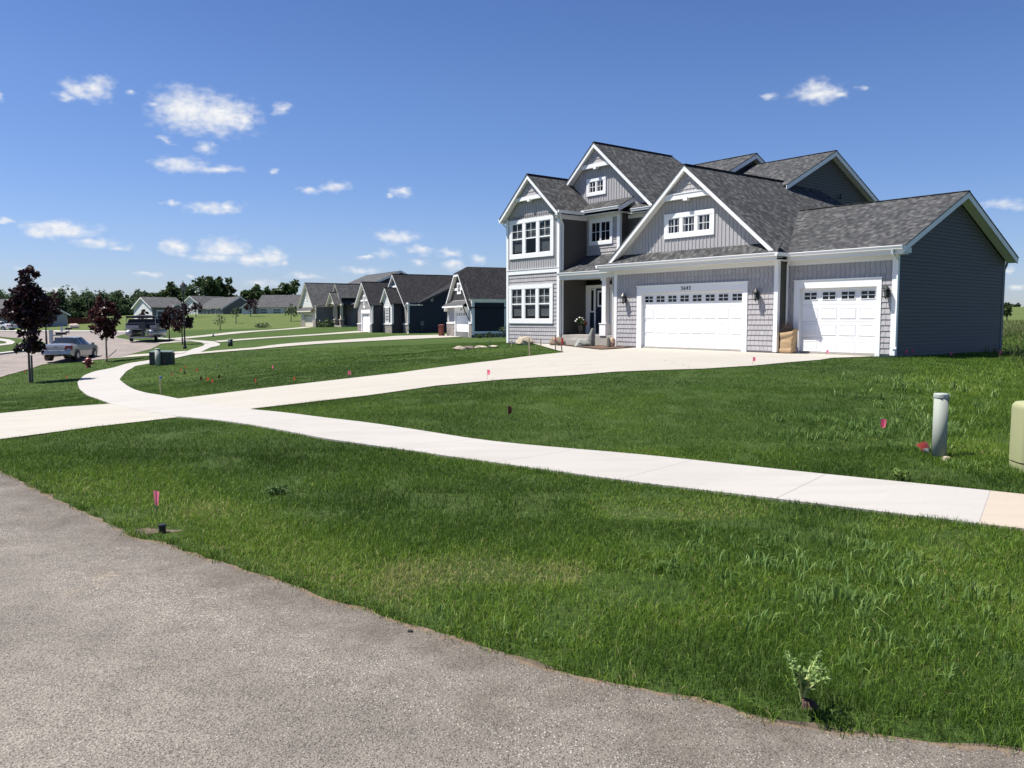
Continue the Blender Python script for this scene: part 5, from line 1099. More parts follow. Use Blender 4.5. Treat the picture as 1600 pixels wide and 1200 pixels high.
# ------------------------------------------------------------------ vehicles
def sedan(name, loc, heading, paint, label):
    c = empty(name, loc, heading, label, 'car')
    S = [(-2.52, .50, .80, .84, .72, .60), (-2.46, .36, .95, .98, .84, .70), (-2.30, .28, .99, 1.03, .90, .72), (-1.75, .22, 1.0, 1.06, .92, .70), (-1.52, .20, 1.0, 1.08, .925, .68), (-.80, .20, .98, 1.42, .93, .54), (0, .20, .96, 1.46, .93, .56), (.45, .20, .95, 1.43, .93, .54), (1.30, .20, .94, 1.02, .92, .66), (2.0, .22, .88, .92, .90, .62), (2.40, .28, .76, .79, .84, .56), (2.52, .36, .62, .64, .72, .5)]
    body = MB(); gl = {}
    rows = []
    for y, zb, zt, zr, w, wr in S:
        half = [(w * .8, zb), (w * .97, zb + .06), (w, (zb + zt) / 2 + .03), (w * .955, zt), (wr, zr - .02), (wr * .6, zr + .015), (0, zr + .025)]
        rows.append([(x, y, z) for x, z in half] + [(-x, y, z) for x, z in half[-2::-1]])
    n = len(rows[0])
    for i in range(len(rows) - 1):
        for j in range(n - 1):
            q = [rows[i][j], rows[i][j + 1], rows[i + 1][j + 1], rows[i + 1][j]]; jj = min(j, n - 2 - j)
            k = None
            if jj == 3 and 4 <= i <= 7: k = 'side_window'
            if jj in (4, 5) and i == 4: k = 'rear_window'
            if jj in (4, 5) and i == 7: k = 'windshield'
            if k == 'side_window': k += '_l' if j < n // 2 else '_r'
            if k: gl.setdefault(k, MB()).poly(q)
            else: body.poly(q)
    body.poly(rows[0]); body.poly(rows[-1][::-1])
    b = body.build('body', paint, c, smooth=False, recalc=True)
    bm = bmesh.new(); bm.from_mesh(b.data); bmesh.ops.remove_doubles(bm, verts=bm.verts, dist=.0005); bm.to_mesh(b.data); bm.free()
    b.data.polygons.foreach_set('use_smooth', [True] * len(b.data.polygons)); b.data.set_sharp_from_angle(angle=R(38))
    for k, g in gl.items(): g.build(k.replace('_l', '').replace('_r', '') if k.startswith('side') else k, CARGL, c)
    m = MB()
    for sg in (-1, 1):
        for y in (-.72, .1): m.bar((sg * .89, y - .03, .97), (sg * .56, y, 1.44), .09, .03)
    m.build('door_pillar', paint, c)
    for sg in (-1, 1):
        for y in (-1.55, 1.45):
            m = MB(); m.tube([(sg * .62, y, .36), (sg * .945, y, .36)], .385, 18); m.build('wheel_arch', BLACK, c)
            m = MB(); m.tube([(sg * .74, y, .32), (sg * .92, y, .32), (sg * .955, y, .32)], [.325, .325, .29], 18); w = m.build('wheel', TYRE, c)
            m = MB(); m.tube([(sg * .95, y, .32), (sg * .965, y, .32)], [.2, .16], 12); m.build('rim', RIM, w)
        m = MB(); m.prism([(sg * .93, -2.32, .70), (sg * .925, -2.30, .97), (sg * .60, -2.46, .95), (sg * .50, -2.47, .72)], (0, -.10, 0)); m.build('tail_light', REDL, c)
        m = MB(); m.prism([(sg * .85, 2.2, .62), (sg * .85, 2.2, .76), (sg * .52, 2.42, .74), (sg * .52, 2.42, .62)], (0, .06, 0)); m.build('headlight', RIM, c)
        m = MB(); m.box(min(sg * .9, sg * 1.08), max(sg * .9, sg * 1.08), .92, 1.04, .94, 1.08); m.build('mirror', paint, c, bevel=.03)
    m = MB(); m.prism([(-.86, -2.40, .40), (.86, -2.40, .40), (.86, -2.36, .70), (-.86, -2.36, .70)], (0, -.2, 0)); m.build('bumper', paint, c, bevel=.05)
    m = MB(); m.box(-.26, .26, -2.615, -2.59, .50, .64); m.build('licence_plate', M('plate', (.35, .37, .42), .5), c)
    m = MB(); m.box(-.10, .10, -2.53, -2.47, .86, .90); m.build('trunk_badge', BLACK, c)
    return c
SILVER = M('silver_paint', (.33, .34, .355), .3, .6, var=.02, coat=.6); TYRE = M('tyre', (.016, .016, .016), .85); RIM = M('wheel_rim', (.42, .42, .43), .35, .8)
CARGL = M('car_glass', (.012, .016, .02), .12, spec=.25, var=0.); REDL = M('red_lens', (.30, .016, .02), .25)
p = (CARP[0] - .35, CARP[1] + 2.5); sedan('parked_car', (p[0], p[1], gz(*p) + .03), R(8), SILVER, 'silver sedan parked at the kerb past the sidewalk bend, seen from behind')
x, D = (2 - 800) / 1290 * 132, 132; sedan('parked_car', (x, D, gz(x, D) + .03), R(75), M('white_paint', (.6, .6, .6), .3, var=.02), 'white car on a far driveway, cut off by the left picture edge')
p = PT['boat']; BT = empty('trailer', (p[0], p[1] + 1.4, gz(p[0], p[1] + 1.4) + .02), R(12), 'low boat trailer with two wheels under the pontoon boat', 'trailer')
STEEL = M('galvanised', (.45, .46, .47), .4, .6); ALU = M('aluminium_hull', (.33, .34, .36), .4, .6); CANV = M('dark_canvas', (.018, .020, .026), .8); WPANEL = M('boat_panel', (.26, .265, .28), .45)
m = MB()
for sx in (-.75, .75): m.bar((sx, -1.6, .36), (sx, 4.4, .36), .08, .1)
for y in (-1.5, .2, 2., 4.3): m.bar((-.95, y, .36), (.95, y, .36), .08, .1)
m.bar((0, 4.3, .4), (0, 6.4, .4), .08, .1); m.build('frame', STEEL, BT)
for sx in (-1.02, 1.02):
    m = MB(); m.tube([(sx - .11, -.3, .30), (sx + .11, -.3, .30)], .30, 16); w = m.build('wheel', TYRE, BT); m = MB(); m.tube([(sx - .115, -.3, .30), (sx + .115, -.3, .30)], .15, 10); m.build('rim', RIM, w)
    m = MB(); m.box(sx - .13, sx + .13, -.7, .1, .64, .67); m.build('fender', STEEL, BT)
PB = empty('pontoon_boat', (p[0], p[1] + 1.4, gz(p[0], p[1] + 1.4) + .02), R(12), 'pontoon boat with dark canopy parked on a trailer beside the street', 'boat')
for sx in (-.88, .88):
    m = MB(); m.tube([(sx, -2.0, .74), (sx, -1.7, .74), (sx, 3.6, .74), (sx, 4.4, .86), (sx, 4.6, .95)], [.22, .32, .32, .2, .05], 14); m.build('pontoon', ALU, PB, smooth=True)
m = MB(); m.box(-1.25, 1.25, -1.7, 4.2, 1.04, 1.12); m.build('deck', WPANEL, PB)
m = MB()
for sx in (-1.22, 1.22): m.box(sx - .02, sx + .02, -1.3, 4.0, 1.2, 1.6)
m.box(-1.22, -.15, -1.32, -1.28, 1.15, 1.45); m.box(.75, 1.22, -1.32, -1.28, 1.15, 1.45); m.build('side_panel', WPANEL, PB)
m = MB()
for sx in (-1.22, 1.22):
    for z in (1.18, 1.62): m.bar((sx, -1.3, z), (sx, 4.0, z), .03, .03)
    for y in (-1.3, 0.4, 2.2, 4.0): m.bar((sx, y, 1.12), (sx, y, 1.62), .03, .03)
m.bar((-1.22, -1.3, 1.62), (1.22, -1.3, 1.62), .03, .03); m.build('railing', ALU, PB)
m = MB(); m.prism([(-1.12, -1.1, 1.15), (1.12, -1.1, 1.15), (1.12, -1.05, 1.75), (1.0, -.95, 1.98), (-1.0, -.95, 1.98), (-1.12, -1.05, 1.75)], (0, 4.6, .02)); m.build('boat_cover', CANV, PB)
m = MB()
rows = [[(-1.2 + 2.4 * k / 8, y, 2.22 + .10 * math.sin(math.pi * k / 8) + dz) for k in range(9)] for y, dz in ((-1.2, -.06), (0, .02), (1.4, -.04))]
m.grid(rows); m.grid([[(x, y, z - .05) for x, y, z in r] for r in rows]); m.box(-1.2, 1.2, -1.24, -1.2, 2.06, 2.24); m.build('canopy', CANV, PB)
m = MB()
for sx in (-1.18, 1.18): m.tube([(sx, .2, 1.6), (sx, -1.15, 2.16)], .02, 5); m.tube([(sx, -.3, 1.6), (sx, 1.3, 2.18)], .02, 5); m.tube([(sx, -1.2, 1.62), (sx, -1.2, 2.1)], .028, 5)
m.build('canopy_frame', ALU, PB)
m = MB(); m.prism([(.12, -1.75, 1.15), (.52, -1.75, 1.15), (.52, -1.75, 1.6), (.44, -1.75, 1.72), (.2, -1.75, 1.72), (.12, -1.75, 1.6)], (0, -.45, 0)); m.box(.24, .40, -2.0, -1.8, .55, 1.15); m.box(.26, .38, -2.1, -1.75, .45, .62); m.tube([(.32, -2.15, .58), (.32, -2.05, .58)], .13, 10)
m.build('outboard_motor', M('motor_black', (.03, .035, .045), .35), PB)
# ------------------------------------------------------------------ street furniture
p = PT['lamp']; L_ = empty('street_lamp', p, 0, 'black post lamp with glass lantern beside the bending sidewalk', 'street lamp')
m = MB(); m.lathe([(.13, -.1), (.13, .12), (.09, .2), (.075, .55), (.055, .65), (.042, 3.95), (.07, 4.0), (.05, 4.05)], n=12); m.build('pole', BLACK, L_, smooth=False)
m = MB(); m.lathe([(.07, 4.05), (.16, 4.12), (.16, 4.15)], n=8); m.lathe([(.26, 4.52), (.24, 4.56), (.1, 4.74), (.03, 4.78), (.02, 4.92)], n=8)
for k in range(4):
    a = math.pi / 4 + k * math.pi / 2; m.bar((.15 * math.cos(a), .15 * math.sin(a), 4.15), (.22 * math.cos(a), .22 * math.sin(a), 4.54), .02, .02)
m.build('lantern', BLACK, L_); m = MB(); m.lathe([(.13, 4.15), (.2, 4.52)], n=8); m.build('lantern_glass', M('frosted', (.16, .165, .17), .2), L_)
TG = M('transformer_green', (.018, .030, .026), .55); TGL = M('transformer_lid', (.10, .14, .125), .5); PEDM = M('grey_green_plastic', (.27, .295, .255), .72, var=.04)
for key, lab, off in (('trans1', 'dark green utility box left of the grey green pedestal', 0), ('trans2', 'dark green utility box right of the grey green pedestal', .0)):
    q = PT[key]; t = empty('utility_box', (q[0] + off, q[1] + .5, gz(q[0], q[1] + .5)), R(4), lab, 'utility box', 'twin green utility boxes')
    m = MB(); m.box(-.29, .29, -.3, .3, -.1, .66); m.build('cabinet', TG, t, bevel=.015); m = MB(); m.prism([(-.31, -.32, .66), (.31, -.32, .66), (.31, .32, .72), (-.31, .32, .72)], (0, 0, .05)); m.build('lid', TGL, t, bevel=.01)
def pedestal(loc, r, h, label, mat):
    t = empty('utility_pedestal', loc, 0, label, 'pedestal'); m = MB(); m.lathe([(r, -.1), (r * .99, h - .05)], n=28); m.build('tube', mat, t, smooth=False)
    for pp in t.children[0].data.polygons: pp.use_smooth = len(pp.vertices) == 4
    m = MB(); m.lathe([(r * 1.03, h - .05), (r * 1.06, h - .045), (r * 1.06, h - .012), (r * .98, h), (r * .5, h + .004), (.001, h + .005)], n=28); m.build('cap', M('cap_plastic', (.36, .39, .35), .45, var=.03), t)
    return t
pedestal(PT['ped2'], .14, .92, 'grey green tube pedestal in front of the twin dark boxes', PEDM)
pedestal(PT['ped'], .076, .735, 'pale grey tube pedestal standing in weeds near the sidewalk', PEDM)
pedestal(FL[30], .17, .52, 'short dark green pedestal beside the second front walk up the street', TG); pedestal(PT['f333'], .10, .34, 'tiny grey pedestal farther up the sloping lawns', PEDM)
OLIVE = M('olive_plastic', (.30, .31, .16), .5, var=.05, vscale=2)
q = PT['gped']; t = empty('utility_cabinet', (q[0] + .20, q[1] + .1, q[2]), R(-8), 'olive plastic utility cabinet cut off by the right edge', 'utility cabinet')
def rounded(hw, hd, r, n=5):
    out = []
    for cx, cy, a0 in ((hw - r, hd - r, 0), (-hw + r, hd - r, 90), (-hw + r, -hd + r, 180), (hw - r, -hd + r, 270)):
        for k in range(n + 1): a = R(a0 + 90 * k / n); out.append((cx + r * math.cos(a), cy + r * math.sin(a)))
    return out
def stack(m, levels):
    rows = [[(x, y, z) for x, y in rounded(hw, hd, r)] for hw, hd, r, z in levels]; rows = [r + [r[0]] for r in rows]
    m.grid(rows); m.poly([tuple(p) for p in rows[-1][:-1]]); m.poly([tuple(p) for p in rows[0][:-1]][::-1])
m = MB(); stack(m, [(.175, .165, .07, -.1), (.18, .17, .07, .10)]); m.build('base', OLIVE, t, smooth=False)
m = MB(); stack(m, [(.185, .175, .08, .115), (.182, .172, .08, .66), (.178, .168, .08, .695), (.155, .145, .07, .725), (.11, .10, .05, .735)]); o = m.build('cover', OLIVE, t); o.data.polygons.foreach_set('use_smooth', [len(pp.vertices) == 4 for pp in o.data.polygons])
m = MB(); m.tube([(-.05, -.176, .20), (-.05, -.186, .20)], .018, 10); m.tube([(-.05, -.176, .225), (-.05, -.184, .225)], .011, 8); m.box(-.08, .18, -.178, -.173, .638, .644); m.build('lock', BLACK, t)
RED = M('hydrant_red', (.17, .020, .018), .45); q = PT['hyd']; t = empty('fire_hydrant', q, 0, 'dark red fire hydrant in the grass beside the silver car', 'hydrant')
m = MB(); m.lathe([(.17, -.05), (.17, .04), (.12, .06), (.13, .36), (.18, .38), (.18, .42), (.15, .50), (.07, .56), (.03, .57), (.03, .62)], n=14); m.build('barrel', RED, t)
m = MB(); m.tube([(-.30, 0, .28), (.30, 0, .28)], .075, 10); m.tube([(0, -.08, .27), (0, -.24, .27)], .10, 10); m.build('nozzle', RED, t)
def mailpost(loc, lab, rz, grp):
    t = empty('mailbox_post', loc, rz, lab, 'mailbox', grp); W2 = M('post_white', (.55, .56, .56), .5)
    m = MB(); m.box(-.22, .05, -.1, .1, -.1, 1.1); m.box(-.26, .09, -.14, .14, 1.1, 1.16); m.build('post', W2, t); m = MB(); m.box(.05, .85, -.06, .06, .62, .74); m.box(.75, .85, -.06, .06, .1, .62); m.build('arm', W2, t)
    for z in (.9,):
        m = MB(); pr = [(.16, 0), (-.16, 0), (-.16, .16)] + [(.16 * math.cos(R(a)), .16 + .12 * math.sin(R(a))) for a in (150, 110, 70, 30)] + [(.16, .16)]
        m.prism([(.35, y, z - .16 + zz) for y, zz in pr], (.85, 0, 0)); m.build('mailbox', BLACK, t)
    m = MB(); m.box(.25, .75, -.12, .12, .25, .5); m.build('newspaper_box', BLACK, t)
    return t
mailpost(PT['mail'], 'white mailbox post with black boxes right behind the silver car', R(5), 'mailboxes across the street'); mailpost(PT['mail2'], 'far white mailbox post across the wide street', R(20), 'mailboxes across the street')
q = PT['fence']; RUST = M('rust_red', (.13, .026, .018), .7, var=.15); t = empty('dumpster', (q[0] + 1, q[1], gz(q[0], q[1])), R(0), 'long rust red roll off container far across the street', 'dumpster')
m = MB(); m.box(-3.4, 3.4, 0, 2.2, .1, 1.25); m.build('bin', RUST, t); m = MB()
for k in range(9): m.box(-3.3 + k * .8, -3.2 + k * .8, -.06, .0, .15, 1.2)
m.box(-3.45, 3.45, -.08, .05, 1.2, 1.3); m.build('rib', RUST, t)
# ------------------------------------------------------------------ rocks, bag, pot, bin, stakes
def rock(loc, sx, sy, sz, col, label, seed, rz=0, name='boulder', mat=None):
    bm = bmesh.new(); bmesh.ops.create_icosphere(bm, subdivisions=3, radius=1); g = random.Random(seed); ph = [g.uniform(0, 6) for _ in range(9)]
    for v in bm.verts:
        c = v.co.normalized(); k = 1 + .12 * math.sin(3 * c.x + ph[0]) * math.cos(2.5 * c.y + ph[1]) + .08 * math.sin(6 * c.z + ph[2] + 3 * c.x) + .05 * math.sin(9 * c.y + ph[3]) * math.sin(8 * c.x + ph[4])
        c = c * k
        for ax, lim in ((Vector((math.sin(ph[5]), math.cos(ph[5]), .3)).normalized(), .78), (Vector((-math.cos(ph[6]), .4, math.sin(ph[6]))).normalized(), .8), (Vector((.3, -.8, .5)).normalized(), .82)):
            d = c.dot(ax)
            if d > lim: c -= ax * (d - lim) * .85
        v.co = (c.x * sx, c.y * sy, max(c.z, -.6) * sz)
    me = bpy.data.meshes.new(name); bm.to_mesh(me); bm.free(); me.materials.append(mat or M('rock_%d' % seed, col, .9, var=.35, vscale=5, bump=.5, bscale=18))
    o = bpy.data.objects.new(name, me); SC.collection.objects.link(o); o.location = loc; o.rotation_euler = (0, 0, rz); return tag(o, label, 'rock', 'landscape rocks by the house')
def HL(x, y, dz=0): a = HW(x, y); return (a[0], a[1], gz(*a) + dz)
rock(HL(-17.45, -.75, .14), .42, .3, .27, (.40, .34, .25), 'tan boulder under the ground floor bay windows', 61)
rock(HL(-15.0, -.85, .18), .33, .28, .25, (.24, .19, .13), 'brown boulder at the left foot of the porch step', 62)
rock(HL(-13.10, -1.05, .12), .36, .26, .22, (.26, .27, .24), 'low grey green boulder lying in the mulch bed', 63)
rock(HL(-12.82, -.76, .32), .14, .12, .46, (.20, .20, .18), 'tall upright standing stone in the mulch bed', 64)
rock(HL(-11.50, -1.06, .17), .10, .10, .30, (.22, .20, .16), 'narrow upright stone beside the garage corner', 65)
rock(HL(-11.60, -.74, .20), .13, .12, .22, (.45, .32, .22), 'orange tan stone against the garage corner board', 66)
x = (118 - 800) / 1290 * 138; rock((x, 138, gz(x, 138) + .3), .85, .5, .55, (.50, .40, .36), 'pale pink boulder on the grass before the red container', 67)
for i, (px, w, hgt, lab, c) in enumerate(((718, .30, .13, 'layered flat stone at the left of the lawn edge row', (.30, .25, .19)), (733, .24, .12, 'dark flat stone second in the lawn edge row', (.15, .12, .10)), (752, .28, .08, 'pale flat stone alone in the lawn beside the bay', (.40, .35, .26)), (771, .2, .05, 'thin pale stone closest to the bay corner board', (.42, .37, .28)))):
    D = 38.2; x = (px - 800) / 1290 * D; rock((x, D, gz(x, D) + .05), w, .25, hgt, c, lab, 70 + i)
BAGM = M('kraft_paper', (.42, .29, .16), .85, var=.12, vscale=6, bump=.8, bscale=9); a = HL(-3.50, -.42, .03); t = empty('yard_waste_bag', a, R(-45), 'brown paper yard waste bag full of twigs between the garage doors', 'bag')
m = MB(); g = random.Random(4); rows = []
for k, (z, w, d) in enumerate(((0, .19, .13), (.04, .225, .16), (.10, .235, .17), (.17, .215, .155), (.26, .215, .15), (.36, .225, .16), (.46, .222, .155), (.56, .24, .165), (.66, .25, .17), (.74, .262, .175), (.72, .25, .165), (.6, .23, .15), (.45, .21, .14))):
    r = []
    for i_, (x, y) in enumerate(rounded(w, d, .05, 4)):
        cr = .018 * math.sin(7.3 * x / w + 11 * z) * math.cos(9 * z + 5 * y / d) + g.uniform(-.012, .012); n_ = math.hypot(x, y)
        top = (.06 * math.sin(5 * x / w + 2) + .05 * x / w) * max(0, z - .5) * 3
        r.append((x * (1 + cr / n_) + .05 * z, y * (1 + cr / n_), z + top + g.uniform(-.01, .01)))
    rows.append(r + [r[0]])
m.grid(rows); m.poly([tuple(p) for p in rows[-1][:-1]]); m.build('sack', BAGM, t)
m = MB()
for k in range(110):
    x, y = g.uniform(-.17, .17), g.uniform(-.11, .11); dx, dy = g.uniform(-.22, .12), g.uniform(-.10, .10); h = g.uniform(.72, 1.12) if dx < .02 else g.uniform(.7, .9); m.tube([(x, y, .45), (x + dx * .5, y + dy * .5, (h + .55) / 2 + .1), (x + dx, y + dy, h)], [.010, .008, .004], 4)
m.build('twigs', M('twig', (.05, .035, .028), .9), t)
a = HW(-14.72, .35); t = empty('flower_pot', (a[0], a[1], .95), 0, 'pot of red and white flowers on the shaded porch', 'flower pot')
m = MB(); m.lathe([(.1, .16), (.16, .38), (.18, .40), (.18, .42)], n=14)
for k in range(3): aa = k * 2.1; m.tube([(.12 * math.cos(aa), .12 * math.sin(aa), 0), (.06 * math.cos(aa), .06 * math.sin(aa), .2)], .012, 5)
m.build('pot', BLACK, t)
V, F, T = leaf_cloud([(0, 0, .52, .26, .26, .16), (-.1, 0, .68, .16, .16, .14)], 300, .09, 0, 81, .4, 22); raw_mesh('foliage', V, F, GREENL, t, T)
for nm, cc, pts in (('red_bloom', (.45, .03, .03), [(.2, -.1, .5), (.26, 0, .56), (.14, -.15, .58), (.22, -.15, .45), (.1, -.2, .5)]), ('white_bloom', (.7, .68, .64), [(-.2, -.1, .68), (-.08, -.15, .76), (.05, -.1, .74), (.1, -.12, .66), (-.25, -.05, .6)])):
    m = MB()
    for q in pts: m.tube([(q[0], q[1], q[2] - .03), (q[0], q[1], q[2]), (q[0], q[1], q[2] + .03)], [.012, .05, .014], 7)
    m.build(nm, M(nm, cc, .6), t)
x, y = HWg(-7.75, -.7); t = empty('trash_bin', (x, y, gz(x, y)), R(-20), 'rust red wheeled trash bin beside the dark house garage', 'trash bin')
BINM = M('bin_red', (.16, .038, .022), .5); m = MB(); m.prism([(-.2, -.22, .05), (.2, -.22, .05), (.2, .22, .05), (-.2, .22, .05)], (0, 0, .95)); m.build('bin', BINM, t, bevel=.03); m = MB(); m.prism([(-.23, -.26, 1.0), (.23, -.26, 1.0), (.23, .25, 1.06), (-.23, .25, 1.06)], (0, 0, .06)); m.build('lid', BINM, t, bevel=.02)
m = MB(); m.tube([(-.22, .2, .12), (.22, .2, .12)], .12, 12); m.build('wheel', TYRE, t)
# shrubs by the neighbours' fronts
def shrub(loc, r, h, label, seed, mat=None, n=220, size=.12):
    o = empty('shrub', loc, 0, label, 'shrub', 'foundation shrubs'); V, F, T = leaf_cloud([(0, 0, h * .5, r, r, h * .5)], n, size, .1, seed, .4, 18); raw_mesh('foliage', V, F, mat or GREENL, o, T)
    m = MB(); m.tube([(0, 0, -.05), (0, 0, h * .6)], [.03, .01], 5); m.build('stem', BARK, o); return o
for i, (px, py_, D, r, h, lab) in enumerate(((765, 525, 69.5, .35, .5, 'small shrub under the black side wall of the dark house'), (785, 525, 69, .65, .85, 'larger shrub at the bay corner before the black side wall'), (748, 526, 69.5, .28, .35, 'lowest shrub near the white corner of the dark house'))):
    x = (px - 800) / 1290 * D; shrub((x, D, gz(x, D)), r, h, lab, 90 + i)
for i, (px, D, r, h, lab) in enumerate(((505, 125, 1.2, .9, 'rounded shrub left of the porch columns'), (513, 124, 1.0, 1.1, 'taller shrub touching the porch columns'), (412, 130, 1.3, .6, 'low grey shrub on the slope below the white house'))):
    x = (px - 800) / 1290 * D; shrub((x, D, gz(x, D)), r, h, lab, 95 + i, PALEL if i != 1 else GREENL, 260, .25)
WOODS = M('stake_wood', (.38, .30, .21), .85, var=.2, vscale=8); PINKT = M('pink_tape', (.75, .10, .25), .6)
for i, (q, h, lab, tp) in enumerate(zip(STK, (.40, .28, .62, .34, .62, .42), ('wooden stake in the lawn left of the bay corner', 'short wooden stake under the left end of the bay', 'tallest bare stake on the lawn edge before the bay', 'thin stake before the middle of the bay', 'stake with pink ribbon at the right bay corner', 'stake with red band beside the front walk tip'), (0, 0, 0, 0, 1, 2))):
    o = empty('survey_stake', q, random.uniform(0, 1), lab, 'stake', 'survey stakes'); m = MB(); m.prism([(-.022, -.012, -.1), (.022, -.012, -.1), (.022, .012, -.1), (-.022, .012, -.1)], (random.uniform(-.05, .05), .02, h + .1)); m.build('stick', WOODS, o)
    if tp: m = MB(); m.box(-.035, .035, -.03, .03, h * .62, h * .62 + (.1 if tp == 1 else .28)); m.build('ribbon', PINKT if tp == 1 else M('red_band', (.5, .05, .05), .6), o)
q = PT['tree2']
for i, (dx, dy, tx, h, lab) in enumerate(((.12, -.2, .0, 1.35, 'upright wooden stake tied beside the egg shaped purple tree'), (-.25, -.3, 1.0, .75, 'fallen wooden stake leaning beside the egg shaped purple tree'))):
    o = empty('tree_stake', (q[0] + dx, q[1] + dy, gz(q[0] + dx, q[1] + dy)), 0, lab, 'stake', 'tree stakes'); m = MB(); m.tube([(0, 0, -.1), (tx, 0, h)], .022, 6); m.build('stick', WOODS, o)
q = PT['tree1']; o = empty('tree_stake', (q[0] + .17, q[1] - .1, q[2]), 0, 'dark wooden stake tight against the trunk of the tallest purple tree', 'stake', 'tree stakes'); m = MB(); m.box(-.03, .03, -.025, .025, -.1, 1.2); m.build('stick', M('grey_stake', (.10, .09, .08), .9), o)
# ------------------------------------------------------------------ marker flags
FCOL = {'p': leaf_mat('pink_flag', (.98, .21, .33), (.98, .21, .33), .35), 'o': leaf_mat('orange_flag', (.60, .13, .05), (.6, .13, .05), .3), 'd': M('dark_red_flag', (.14, .018, .012), .6), 'w': M('pale_flag', (.55, .5, .42), .6), 'b': M('blue_flag', (.05, .22, .55), .6)}
WIRE = M('flag_wire', (.25, .25, .25), .4, .6)
def flag(loc, col, h, rz, label, w=.11, hh=.085, fold=.6, tilt=.05, taper=False):
    o = empty('marker_flag', loc, rz, label, 'flag', 'utility marker flags in the lawn')
    m = MB(); m.tube([(0, 0, -.08), (tilt * h, 0, h)], .014 if col == 'b' else .003, 5); m.build('wire', WOODS if col == 'b' else WIRE, o)
    m = MB(); n = 7; rows = []
    if taper:
        for k in range(6):
            t = k / 5; rows.append([(tilt * h - .036 + .086 * t, .004 * math.sin(5 * t), h), (tilt * h - .028 + .068 * t, .005 * math.sin(5 * t), h - hh * .5), (tilt * h - .016 + .042 * t, .003 * math.sin(4 * t), h - hh)])
    for k in range(0 if taper else n):
        t = k / (n - 1); x = w * t * (1 - fold * t * .55); y = fold * .045 * math.sin(t * 4.2); z = -.035 * fold * t * t
        rows.append([(tilt * h + x, y, h + z), (tilt * h + x * .97, y + .008, h - hh * .5 + z), (tilt * h + x * (1 - fold * .35), y + .004, h - hh + z * .4)])
    m.grid(rows); m.build('pennant', FCOL[col], o, smooth=True); return o
FD = [('p', .235, 'upright pink flag near the asphalt beside the black stub'), ('p', .24, 'pink flag in the grass left of the grey pedestal'), ('p', .2, 'pink flag in front of the smallest garage door'), ('p', .24, 'pink flag by the downspout at the dark side wall'), ('p', .25, 'faint pink flag just right of the downspout flag'), ('p', .2, 'pink flag halfway along the dark side wall'), ('p', .22, 'pink flag at the far end of the dark side wall'), ('p', .22, 'pink flag where the driveway meets the front lawn'), ('p', .24, 'pink flag on the driveway edge below the bay'), ('p', .2, 'pink flag on the far lawn nearest the driveway'), ('p', .2, 'lighter pink flag in the middle of the far lawn'), ('d', .2, 'lone dark red flag in the middle of the near lawn'),
      ('d', .42, 'tall dark red flag beside the twin green boxes'), ('o', .2, 'orange flag first right of the green boxes'), ('o', .2, 'orange flag farthest back in the orange cluster'), ('o', .19, 'orange flag at the right of the rear orange trio'), ('d', .2, 'dark red flag under the rear orange trio'), ('o', .2, 'orange flag nearest the sidewalk bend'), ('d', .24, 'dark red flag leading the front row of flags'), ('o', .2, 'thin orange flag between two red flags in the front row'), ('o', .2, 'bright orange flag in the front row of flags'), ('d', .24, 'dark red flag at the right end of the front row'), ('d', .18, 'dark red flag at the back right of the far lawn'), ('w', .18, 'whitish flag at the back of the far lawn'), ('o', .24, 'orange flag hanging limp toward the driveway'), ('o', .16, 'orange flag bent low near the driveway edge'), ('o', .16, 'orange flag on the grass strip before the silver car'), ('b', .52, 'tall thin marker with blue tip by the sidewalk bend'), ('o', .3, 'orange tipped stub beside the tallest purple tree')]
for i, (c, h, lab) in enumerate(FD):
    q = FL[i]; flag((q[0], q[1], q[2]), c, h, random.uniform(-1.1, -.25) if i else -.58, lab, w=(.05 if c == 'b' else .14 if i else .07), hh=(.05 if c == 'b' else .11 if i else .115), fold=random.uniform(.5, 1.0) if i else .25, taper=(i == 0))
# near odds and ends
q = PT['stub']; t = empty('sprinkler_stub', q, 0, 'small black plastic stub in the dirt at the asphalt edge', 'sprinkler'); m = MB(); m.lathe([(.026, -.02), (.026, .05), (.03, .052), (.03, .062), (.01, .064)], n=12); m.build('body', BLACK, t)
q = PT['debris']; t = empty('plastic_scrap', (q[0], q[1], q[2] + .03), R(25), 'torn red and white plastic scrap left of the grey pedestal', 'litter'); m = MB(); m.grid([[(-.10, 0, .09), (0, -.02, .12), (.10, .02, .11)], [(-.07, -.05, .04), (0, -.08, .06), (.08, -.05, .05)], [(-.05, -.06, .0), (.0, -.09, .01), (.06, -.06, .0)]]); m.build('sheet', M('scrap_red', (.28, .04, .03), .5), t, smooth=True)
m = MB(); m.grid([[(-.06, -.058, .045), (0, -.088, .06), (.07, -.06, .05)], [(-.04, -.066, .0), (.0, -.098, .01), (.055, -.07, .0)]]); m.build('label_patch', M('scrap_white', (.45, .4, .36), .6), t)
q = (4.86, 9.13); o = rock((q[0], q[1], gz(*q) + .015), .055, .04, .035, (.42, .36, .27), 'small tan stone at the foot of the grey pedestal', 88, 0, 'stone')
